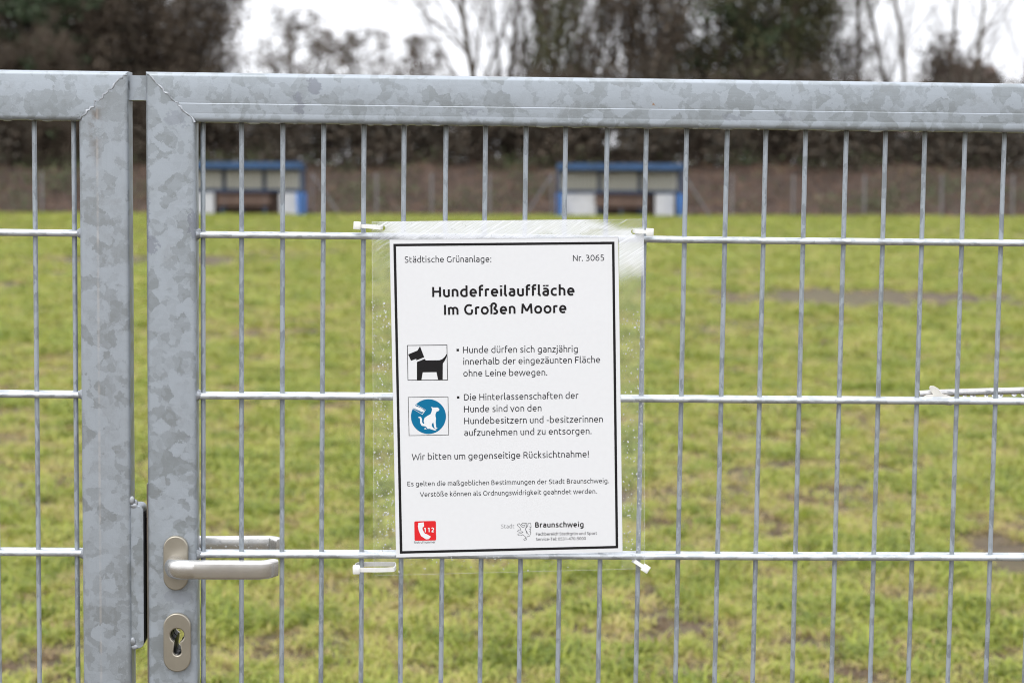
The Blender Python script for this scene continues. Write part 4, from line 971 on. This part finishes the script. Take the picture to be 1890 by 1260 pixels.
bowl_r = [(110, 462), (200, 482)] + arc(300, 260, 188, 222, 90, -90) + [(200, 38), (110, 56)]
G_ = {
 'n': (530, [[(110, 0), (110, 505)], arch(110, 430)]), 'h': (530, [[(110, 0), (110, 780)], arch(110, 430)]), 'm': (790, [[(110, 0), (110, 505)], arch(110, 400), arch(400, 690)]),
 'r': (370, [[(110, 0), (110, 500)], smooth([(110, 450), (180, 478), (260, 484), (345, 474)])]), 'u': (540, [[(110, 520), (110, 225)] + arc(275, 222, 165, 184, 180, 270) + [(350, 42), (430, 62)], [(430, 520), (430, 30)]]),
 'o': (600, [arc(300, 260, 205, 222, 0, 360, 28)]), 'c': (490, [[(440, 462)] + arc(300, 260, 205, 222, 72, 288, 18) + [(440, 60)]]),
 'e': (575, [[(105, 255), (474, 255)] + arc(290, 268, 186, 214, 0, 180, 14)[0:] + arc(300, 260, 197, 222, 180, 290, 10) + [(450, 62)]]),
 'a': (525, [[(105, 462), (190, 484)] + arc(270, 345, 152, 139, 90, 0) + [(422, 45)], [(422, 292), (280, 294)] + arc(260, 166, 158, 127, 90, 270) + [(340, 40), (422, 56)]]),
 'd': (585, [bowl_l, [(470, 780), (470, 30)]]), 'b': (590, [bowl_r, [(110, 780), (110, 30)]]), 'p': (590, [bowl_r, [(110, 490), (110, -190)]]),
 'g': (585, [bowl_l, [(470, 490), (470, -10)] + arc(310, -10, 160, 145, 0, -90) + [(220, -155), (130, -130)]]),
 'f': (365, [[(120, 0), (120, 600)] + arc(275, 600, 155, 140, 180, 90) + [(350, 732)], [(120, 480), (335, 480)]]), 't': (395, [[(120, 650), (120, 200)] + arc(260, 200, 140, 162, 180, 270) + [(345, 48)], [(120, 480), (345, 480)]]),
 'i': (230, [[(115, 0), (115, 520)], dot(115, 690)]), 'j': (235, [[(120, 520), (120, -60)] + arc(20, -60, 100, 95, 0, -90) + [(-25, -150)], dot(120, 690)]),
 'l': (265, [[(110, 780), (110, 150)] + arc(215, 150, 105, 112, 180, 270) + [(235, 40)]]), 'k': (490, [[(110, 0), (110, 780)], [(125, 275), (395, 520)], [(185, 310), (425, 0)]]),
 's': (465, [smooth([(385, 460), (320, 481), (250, 484), (155, 460), (118, 380), (160, 312), (250, 268), (345, 222), (378, 145), (335, 65), (245, 38), (165, 40), (85, 66)])]),
 'v': (480, [[(35, 520), (240, 20), (445, 520)]]), 'w': (745, [[(35, 520), (200, 20), (372, 500), (545, 20), (710, 520)]]), 'z': (470, [[(70, 480), (390, 480), (70, 40), (410, 40)]]),
 'ß': (600, [[(110, 0), (110, 560)] + arc(275, 560, 165, 182, 180, 20) + smooth([(425, 590), (405, 500), (335, 440), (330, 360), (410, 290), (490, 215), (488, 110), (410, 45), (320, 38), (245, 58)])]),
 'S': (560, [smooth([(455, 628), (375, 652), (290, 655), (170, 620), (122, 520), (165, 420), (290, 352), (420, 295), (470, 185), (420, 80), (290, 38), (190, 40), (85, 72)])]),
 'G': (690, [[(560, 622)] + arc(370, 347, 268, 308, 68, 270, 18) + [(480, 42), (575, 72)], [(575, 90), (575, 345)]]), 'N': (700, [[(115, 0), (115, 693)], [(115, 660), (585, 33)], [(585, 0), (585, 693)]]),
 'H': (690, [[(115, 0), (115, 693)], [(575, 0), (575, 693)], [(115, 365), (575, 365)]]), 'I': (235, [[(118, 0), (118, 693)]]), 'M': (860, [[(105, 0), (145, 680)], [(145, 660), (425, 170)], [(425, 170), (710, 660)], [(710, 680), (752, 0)]]),
 'F': (530, [[(115, 0), (115, 693)], [(115, 653), (490, 653)], [(115, 350), (445, 350)]]), 'L': (515, [[(115, 693), (115, 40), (485, 40)]]), 'D': (690, [[(115, 25), (115, 668)], [(115, 653), (280, 653)] + arc(285, 347, 310, 306, 90, -90, 16) + [(115, 40)]]),
 'W': (890, [[(35, 693), (215, 20), (445, 560), (675, 20), (855, 693)]]), 'R': (600, [[(115, 0), (115, 668)], [(115, 653), (280, 653)] + arc(300, 490, 185, 163, 90, -90) + [(115, 327)], [(325, 320), (540, 0)]]),
 'E': (570, [[(115, 40), (115, 653)], [(115, 653), (500, 653)], [(115, 362), (455, 362)], [(115, 40), (515, 40)]]), 'B': (625, [[(115, 25), (115, 668)], [(115, 653), (290, 653)] + arc(290, 507, 165, 146, 90, -90) + [(115, 361)], [(115, 361), (310, 361)] + arc(315, 200, 190, 161, 90, -90) + [(115, 39)]]),
 'V': (625, [[(30, 693), (312, 20), (595, 693)]]), 'O': (780, [arc(390, 347, 285, 308, 0, 360, 32)]), 'T': (580, [[(30, 653), (550, 653)], [(290, 0), (290, 653)]]),
 '3': (570, [smooth([(95, 622), (180, 652), (280, 655), (395, 600), (405, 480), (330, 385), (200, 364)]), smooth([(200, 364), (340, 350), (452, 270), (455, 150), (380, 60), (250, 38), (95, 62)])]), '0': (570, [arc(285, 347, 200, 308, 0, 360, 26)]),
 '6': (570, [arc(292, 220, 190, 182, 0, 360, 24), smooth([(102, 225), (118, 390), (195, 545), (320, 630), (440, 655)])]), '5': (570, [[(440, 653), (165, 653), (145, 385)], smooth([(145, 392), (240, 402), (350, 385), (450, 300), (455, 160), (370, 62), (240, 38), (95, 58)])]),
 '1': (570, [[(120, 545), (300, 670)], [(320, 693), (320, 0)]]), '2': (570, [smooth([(95, 600), (180, 648), (285, 655), (405, 590), (415, 470), (340, 330), (105, 50)]), [(95, 40), (475, 40)]]), '4': (570, [[(405, 0), (405, 693)], [(395, 675), (85, 205)], [(70, 185), (515, 185)]]), '7': (570, [[(65, 653), (485, 653)], smooth([(475, 640), (350, 400), (265, 200), (225, 0)])]),
 ':': (225, [dot(112, 52), dot(112, 440)]), '.': (225, [dot(112, 52)]), '-': (350, [[(60, 270), (290, 270)]]), '!': (260, [[(130, 693), (130, 200)], dot(130, 52)]), ' ': (232, [])}
for u_, b_, cx in (('ä', 'a', 270), ('ö', 'o', 300), ('ü', 'u', 270)): G_[u_] = (G_[b_][0], G_[b_][1] + [dot(cx - 105, 688), dot(cx + 105, 688)])
def text_mesh(s_, bold):
    th = (86, 140, 66, 150)[bold]; pad = (0, 44, 0, 50)[bold]; x = 0.0; V_ = []; F_ = []; lay = 0
    for ch in s_:
        adv, strokes = G_[ch]
        for P in strokes:
            w_ = th * (1.28 if len(P) == 2 and P[0][0] == P[1][0] and abs(P[1][1] - P[0][1]) == 104 else 1.0) / 2; n_ = len(P); closed = n_ > 4 and math.dist(P[0], P[-1]) < 1; k0 = len(V_)
            lay = (lay + 1) % 12
            for i in range(n_):
                a = P[i - 1] if i > 0 else (P[-2] if closed else None); b = P[i + 1] if i < n_ - 1 else (P[1] if closed else None)
                d1 = Vector((P[i][0] - a[0], P[i][1] - a[1])).normalized() if a else None; d2 = Vector((b[0] - P[i][0], b[1] - P[i][1])).normalized() if b else None
                d1 = d1 or d2; d2 = d2 or d1; tn = (d1 + d2); tn = tn.normalized() if tn.length > 1e-6 else d1
                nn = Vector((-tn.y, tn.x)); ml_ = 1 / max(0.42, nn.dot(Vector((-d1.y, d1.x))))
                for s2 in (-1, 1): V_.append(((x + P[i][0] + pad / 2 + s2 * nn.x * w_ * ml_) / 1000, (P[i][1] + s2 * nn.y * w_ * ml_) / 1000, lay * 0.0002))
            F_ += [(k0 + 2*i, k0 + 2*i + 2, k0 + 2*i + 3, k0 + 2*i + 1) for i in range(n_ - 1)]
        x += adv + pad
    me = bpy.data.meshes.new('text'); me.from_pydata(V_, [], F_); me.update(); return me
CAP = 0.693
TEXT = [('Städtische Grünanlage:', -124.62, 169.99, -17.47, 169.49, 7.6, 0, 'printed_text'),
('Nr. 3065', 84.05, 169.33, 122.85, 169.37, 7.47, 0, 'printed_text'),
('Hundefreilauffläche', -91.2, 127.06, 85.8, 126.83, 12.47, 1, 'heading_text'),
('Im Großen Moore', -76.81, 104.62, 75.56, 105.14, 12.47, 1, 'heading_text'),
('Hunde dürfen sich ganzjährig', -53.96, 56.69, 89.77, 55.87, 8.0, 0, 'printed_text'),
('innerhalb der eingezäunten Fläche', -53.88, 42.05, 116.98, 42.08, 8.0, 0, 'printed_text'),
('ohne Leine bewegen.', -53.94, 27.39, 50.71, 27.1, 8.0, 0, 'printed_text'),
('Die Hinterlassenschaften der', -53.46, -2.59, 89.51, -2.44, 8.0, 0, 'printed_text'),
('Hunde sind von den', -53.66, -17.5, 43.11, -17.54, 8.0, 0, 'printed_text'),
('Hundebesitzern und -besitzerinnen', -53.65, -32.23, 119.94, -32.63, 8.0, 0, 'printed_text'),
('aufzunehmen und zu entsorgen.', -53.84, -47.1, 105.55, -47.38, 8.0, 0, 'printed_text'),
('Wir bitten um gegenseitige Rücksichtnahme!', -119.76, -76.47, 101.93, -76.51, 8.0, 0, 'printed_text'),
('Es gelten die maßgeblichen Bestimmungen der Stadt Braunschweig.', -125.69, -109.36, 126.99, -109.63, 5.93, 0, 'printed_text'),
('Verstöße können als Ordnungswidrigkeit geahndet werden.', -110.32, -122.93, 111.55, -122.71, 5.93, 0, 'printed_text'),
('Notrufnummer', -118.42, -181.92, -91.86, -182.0, 2.9, 0, 'printed_text'),
('Stadt', -9.13, -164.7, 7.48, -164.8, 5.07, 2, 'printed_text'),
('Braunschweig', 33.66, -164.38, 95.61, -164.89, 6.53, 1, 'printed_text'),
('Fachbereich Stadtgrün und Sport', 34.65, -174.68, 111.6, -174.99, 3.73, 0, 'printed_text'),
('Service-Tel: 0531-470-5000', 34.58, -181.24, 97.47, -181.36, 3.73, 0, 'printed_text')]
def put_text(s_, x0, z0, x1, z1, cap, bold, name, mats, y, parent):
    me = text_mesh(s_, bold); xs = [v.co.x for v in me.vertices]; a, b = min(xs), max(xs)
    kx = (x1 - x0) / 1000 / (b - a); ky = cap / 1000 / CAP; th = math.atan2(z1 - z0, x1 - x0)
    me.transform(Matrix.Translation((x0 / 1000, y, z0 / 1000 + OZ)) @ Matrix.Rotation(-th, 4, 'Y') @ Matrix(((kx, 0, 0, -a * kx), (0, 0, -ky, 0), (0, ky, 0, 0), (0, 0, 0, 1))))
    me.materials.clear(); me.materials.append(mats); me.name = name
    return link(name, me, parent)
for s_, x0, z0, x1, z1, cap, bold, nm_ in TEXT:
    put_text(s_, x0, z0, x1, z1, cap, bold, nm_, M['ink_grey'] if bold == 2 else (M['ink'] if bold else M['ink_soft']), Y1, paper)
for x, z in ((-60.51, 60.65), (-60.7, 1.4)): flat('bullet', [[((x + i) / 1000, (z + j) / 1000) for i, j in ((-1.5, -1.5), (1.5, -1.5), (1.5, 1.5), (-1.5, 1.5))]], Y1, M['ink'], paper)
def ring_box(c, t_):
    cx = sum(x for x, z in c) / 4; cz = sum(z for x, z in c) / 4
    return mm_([(x - math.copysign(t_, x - cx), z - math.copysign(t_, z - cz)) for x, z in c])
b1 = [(-123.29, 67.59), (-73.49, 67.47), (-73.23, 23.13), (-123.32, 23.49)]; b2 = [(-123.24, 2.78), (-73.11, 2.68), (-72.91, -45.76), (-122.93, -45.83)]
pic = flat('dog_pictogram', [mm_(b1), ring_box(b1, 0.75)], Y1, M['ink'], paper)
flat('dog_silhouette', [mm_([(-122.2, 56.07), (-110.57, 60.73), (-107.28, 66.15), (-102.25, 52.33), (-112.03, 48.6), (-112.22, 50.43), (-118.67, 48.16)]),
  mm_([(-111.43, 46.55), (-101.64, 50.17), (-100.39, 48.32), (-83.39, 48.29), (-79.95, 49.53), (-76.7, 52.49), (-74.1, 56.42), (-74.0, 55.13), (-74.57, 51.92), (-76.77, 47.65), (-79.28, 44.14), (-79.78, 23.9), (-85.45, 23.77), (-87.35, 33.5), (-104.46, 33.54), (-106.21, 23.87), (-111.77, 23.85)])], Y1, M['ink'], pic)
pic = flat('dog_waste_pictogram', [mm_(b2), ring_box(b2, 0.6)], Y1, M['ink'], paper)
disc = flat('blue_disc', [circle(-0.09811, -0.02204, 0.0218, 48)], Y1, M['blue_ink'], pic)
flat('squatting_dog', [mm_([(-94.51, -9.75), (-92.38, -10.64), (-85.95, -10.96), (-84.16, -13.37), (-85.59, -15.29), (-87.85, -15.9), (-89.28, -19.01), (-89.53, -21.17), (-88.72, -24.43), (-89.22, -29.29), (-88.67, -35.79), (-86.76, -37.12), (-90.31, -37.71), (-91.43, -33.58), (-92.22, -29.24), (-93.97, -31.37), (-94.22, -34.08), (-91.37, -37.37), (-88.17, -38.5), (-89.8, -39.67), (-93.0, -38.75), (-97.27, -37.27), (-99.21, -37.57), (-101.52, -34.5), (-103.87, -33.92), (-106.86, -33.33), (-108.53, -30.06), (-108.68, -25.73), (-109.29, -23.56), (-111.0, -23.31), (-110.12, -21.92), (-107.55, -22.29), (-106.3, -24.69), (-106.16, -29.01), (-104.47, -31.21), (-103.39, -30.68), (-104.2, -27.42), (-102.97, -23.66), (-99.18, -21.02), (-95.39, -18.92), (-94.17, -16.23), (-93.48, -13.0)]),
  mm_([(-103.93, -37.49), (-102.62, -36.0), (-101.34, -36.88), (-100.49, -37.33), (-101.57, -37.96)])], Y2, M['white_ink'], pic)
hb = [(-112.88, -6.54), (-101.42, -13.63), (-105.58, -19.51), (-116.73, -12.64)]; hc = (-109.15, -13.08)
flat('hand_with_bag', [mm_([(-116.12, -7.79), (-107.06, -11.17), (-103.15, -14.47), (-103.6, -16.08), (-106.6, -16.04), (-110.85, -13.81), (-117.24, -11.01)])], Y2, M['white_ink'], pic)
flat('bag_outline', [mm_(hb), mm_([(hc[0] + (x - hc[0]) * 0.9, hc[1] + (z - hc[1]) * 0.88) for x, z in hb])], Y3, M['white_ink'], pic)
def rr_box(x0, x1, z0, z1, r_):
    o = []
    for cx, cz, a0 in ((x1 - r_, z1 - r_, 0), (x0 + r_, z1 - r_, 90), (x0 + r_, z0 + r_, 180), (x1 - r_, z0 + r_, 270)):
        for k in range(5): a = R(a0 + 22.5 * k); o.append((cx + r_ * math.cos(a), cz + r_ * math.sin(a)))
    return o
red = flat('emergency_call_logo', [mm_(rr_box(-117.85, -90.8, -178.5, -153.8, 1.6))], Y1, M['red'], paper)
flat('telephone_receiver', [mm_([(-112.87, -155.96), (-105.86, -155.24), (-105.66, -160.64), (-107.78, -162.02), (-107.4, -164.86), (-104.68, -169.89), (-102.3, -170.36), (-97.3, -173.57), (-99.87, -176.65), (-103.38, -176.87), (-109.62, -172.64), (-112.32, -166.19), (-113.36, -160.5)])], Y2, M['white_ink'], red)
put_text('112', -106.05, -167.87, -93.16, -167.82, 5.47, 3, 'emergency_number', M['white_ink'], Y2, red)
mb = MB()
for st_ in ([(11.93, -159.65), (13.76, -158.83), (14.87, -160.7), (16.53, -162.86), (18.49, -164.04), (20.75, -162.94), (21.36, -158.68), (18.27, -158.34), (16.56, -160.02), (18.23, -161.47), (20.35, -161.23)],
  [(21.36, -158.68), (23.6, -159.01), (22.72, -162.98), (21.28, -166.51), (23.49, -170.11), (25.14, -173.27)],
  [(23.47, -172.24), (21.28, -165.8), (23.84, -163.0), (25.29, -159.04), (28.1, -159.09), (28.62, -163.08), (28.02, -167.34), (28.26, -171.62), (26.53, -175.15), (23.43, -175.8)],
  [(11.93, -159.65), (11.49, -161.35), (14.69, -164.25), (15.64, -167.12), (12.55, -167.06), (11.54, -169.18), (13.93, -169.65), (17.45, -169.28), (18.43, -170.01)],
  [(18.43, -170.01), (15.31, -171.66), (11.94, -172.03), (12.19, -174.17), (15.99, -174.24), (18.11, -173.14), (21.18, -175.76), (21.58, -177.9), (19.18, -178.86), (19.73, -180.29), (22.55, -179.77), (23.43, -175.8)],
  [(25.95, -163.04), (28.05, -164.21)], [(26.06, -166.17), (28.16, -167.35)], [(26.31, -169.3), (27.99, -170.19)]):
    for (xa, za), (xb, zb) in zip(st_[:-1], st_[1:]):
        d = Vector((xb - xa, zb - za)).normalized() * 0.22; nx_, nz_ = -d.y, d.x
        mb.add([((xa - d.x + nx_) / 1000, Y1, (za - d.y + nz_) / 1000 + OZ), ((xa - d.x - nx_) / 1000, Y1, (za - d.y - nz_) / 1000 + OZ), ((xb + d.x - nx_) / 1000, Y1, (zb + d.y - nz_) / 1000 + OZ), ((xb + d.x + nx_) / 1000, Y1, (zb + d.y + nz_) / 1000 + OZ)], [(0, 1, 2, 3)])
part('lion_emblem', mb, M['ink_soft'], paper)
holes = [(-151.01, 213.06), (159.85, 204.91), (-138.77, -206.22), (159.36, -211.88)]
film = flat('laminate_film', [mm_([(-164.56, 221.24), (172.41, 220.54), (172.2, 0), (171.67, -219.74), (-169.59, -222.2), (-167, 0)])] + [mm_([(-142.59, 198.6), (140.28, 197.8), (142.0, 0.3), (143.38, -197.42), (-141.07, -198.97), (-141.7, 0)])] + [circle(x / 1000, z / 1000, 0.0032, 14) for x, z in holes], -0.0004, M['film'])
fo = [(-164.56, 221.24), (172.41, 220.54), (172.2, 0), (171.67, -219.74), (-169.59, -222.2), (-167, 0)]
m, n, l, p = mat('film_cut_edge'); n.remove(p); M['film_edge'] = m
_tr = n.new('ShaderNodeBsdfTransparent'); _df = n.new('ShaderNodeBsdfDiffuse'); _df.inputs[0].default_value = (0.85, 0.86, 0.88, 1); _ms = n.new('ShaderNodeMixShader'); _ms.inputs[0].default_value = 0.20
l.new(_tr.outputs[0], _ms.inputs[1]); l.new(_df.outputs[0], _ms.inputs[2]); l.new(_ms.outputs[0], n['Material Output'].inputs['Surface'])
flat('film_edge', [mm_(fo), mm_([(x - math.copysign(0.8, x), z - (math.copysign(0.8, z) if z else 0)) for x, z in fo])], -0.0006, M['film_edge'], film)
mb = MB(); rg = random.Random(12)
def drops(n_, x0, x1, z0, z1, lo_, hi_):
    for _ in range(n_):
        r_ = lo_ + (hi_ - lo_) * rg.random() ** 2.2; mb.dome((rg.uniform(x0, x1), -0.0006, rg.uniform(z0, z1) + OZ), r_, r_ * rg.uniform(0.8, 1.2), r_ * 0.6, '-y', 7, 2)
drops(330, -0.1665, -0.1435, -0.200, 0.125, 0.00045, 0.0014); drops(250, 0.1445, 0.1705, -0.205, 0.110, 0.00045, 0.0013)
drops(70, -0.15, 0.165, -0.219, -0.2005, 0.0004, 0.0012); drops(60, -0.160, 0.165, 0.199, 0.2195, 0.0003, 0.0008)
part('droplet', mb, M['water'], film, 80, 'stuff')

# ------------------------------------------------------------------ cable ties
def cable_tie(label, head, hole, back, pitch, tail, wide=0.0046, bulge=0.0):
    """head, hole: points (u, v) on the gate; the strap loops round the rod and through the hole"""
    hu, hv = head; d = Vector((hole[0] - hu, hole[1] - hv)); Lh = d.length; th = math.atan2(d.y, d.x)
    t_ = thing('cable_tie', label, 'cable tie', (0, 0, 0), (0, 0, 0), 'white cable ties holding the notice')
    t_.matrix_world = GATE @ Matrix.Translation((hu, -0.0165, hv + ZB)) @ Matrix.Rotation(-th, 4, 'Y') @ Matrix.Rotation(R(pitch), 4, 'X')
    pts_ = []; n_ = 14
    for k in range(n_ + 1): x = 0.002 + (Lh - 0.002) * k / n_; pts_.append((x, -0.0014 - bulge * math.sin(math.pi * k / n_)))
    for k in range(1, 6): a = R(-90 + 180 * k / 6); pts_.append((Lh + 0.0025 * math.cos(a), back / 2 + back / 2 * math.sin(a)))
    for k in range(n_ + 1): x = Lh - (Lh - 0.001) * k / n_; pts_.append((x, back + bulge * math.sin(math.pi * k / n_)))
    for k in range(1, 5): a = R(90 + 100 * k / 5); pts_.append((0.001 + 0.004 * math.cos(a), back / 2 + back / 2 * math.sin(a)))
    rings = []
    for i, (x, y) in enumerate(pts_):
        a, b = pts_[max(0, i - 1)], pts_[min(len(pts_) - 1, i + 1)]; q = Vector((b[0] - a[0], b[1] - a[1])).normalized(); nx_, ny_ = -q.y * 0.0006, q.x * 0.0006
        rings.append([(x + nx_, y + ny_, -wide / 2), (x + nx_, y + ny_, wide / 2), (x - nx_, y - ny_, wide / 2), (x - nx_, y - ny_, -wide / 2)])
    part('strap', MB().loft(rings), M['white_nylon'], t_)
    S_ = section(0.0036, 0.0040, 0.0012, 3); part('head', MB().loft([[(a * 1.15 - 0.001, b - 0.001, -0.0046) for a, b in S_], [(a * 1.25 - 0.001, b * 1.1 - 0.001, -0.0036) for a, b in S_], [(a * 1.25 - 0.001, b * 1.1 - 0.001, 0.0040) for a, b in S_], [(a * 1.15 - 0.001, b - 0.001, 0.0048) for a, b in S_]]), M['white_nylon'], t_, 40)
    return t_
GC = (0.3797, -0.19887)
def hole_uv(i):
    x, z = holes[i]; c_, s_ = math.cos(R(1.3)), math.sin(R(1.3)); return (GC[0] + (x * c_ - z * s_) / 1000, GC[1] + (x * s_ + z * c_) / 1000)
cable_tie('white cable tie at the top left corner of the notice', (0.1935, 0.0135), (hole_uv(0)[0] - 0.003, hole_uv(0)[1] + 0.0005), 0.026, 0, 0)
cable_tie('white cable tie at the top right corner of the notice, on the mesh wire', (0.5535, 0.0095), (hole_uv(1)[0] + 0.003, hole_uv(1)[1] + 0.0005), 0.026, 0, 0)
cable_tie('loose oval white cable tie at the bottom left corner of the notice', (0.1945, -0.4160), (0.2400, -0.4155), 0.020, 6.5, 0, 0.0056, 0.0012)
cable_tie('tilted white cable tie at the bottom right corner of the notice', (0.5560, -0.4128), (hole_uv(3)[0] + 0.002, hole_uv(3)[1] + 0.001), 0.026, 8, 0)
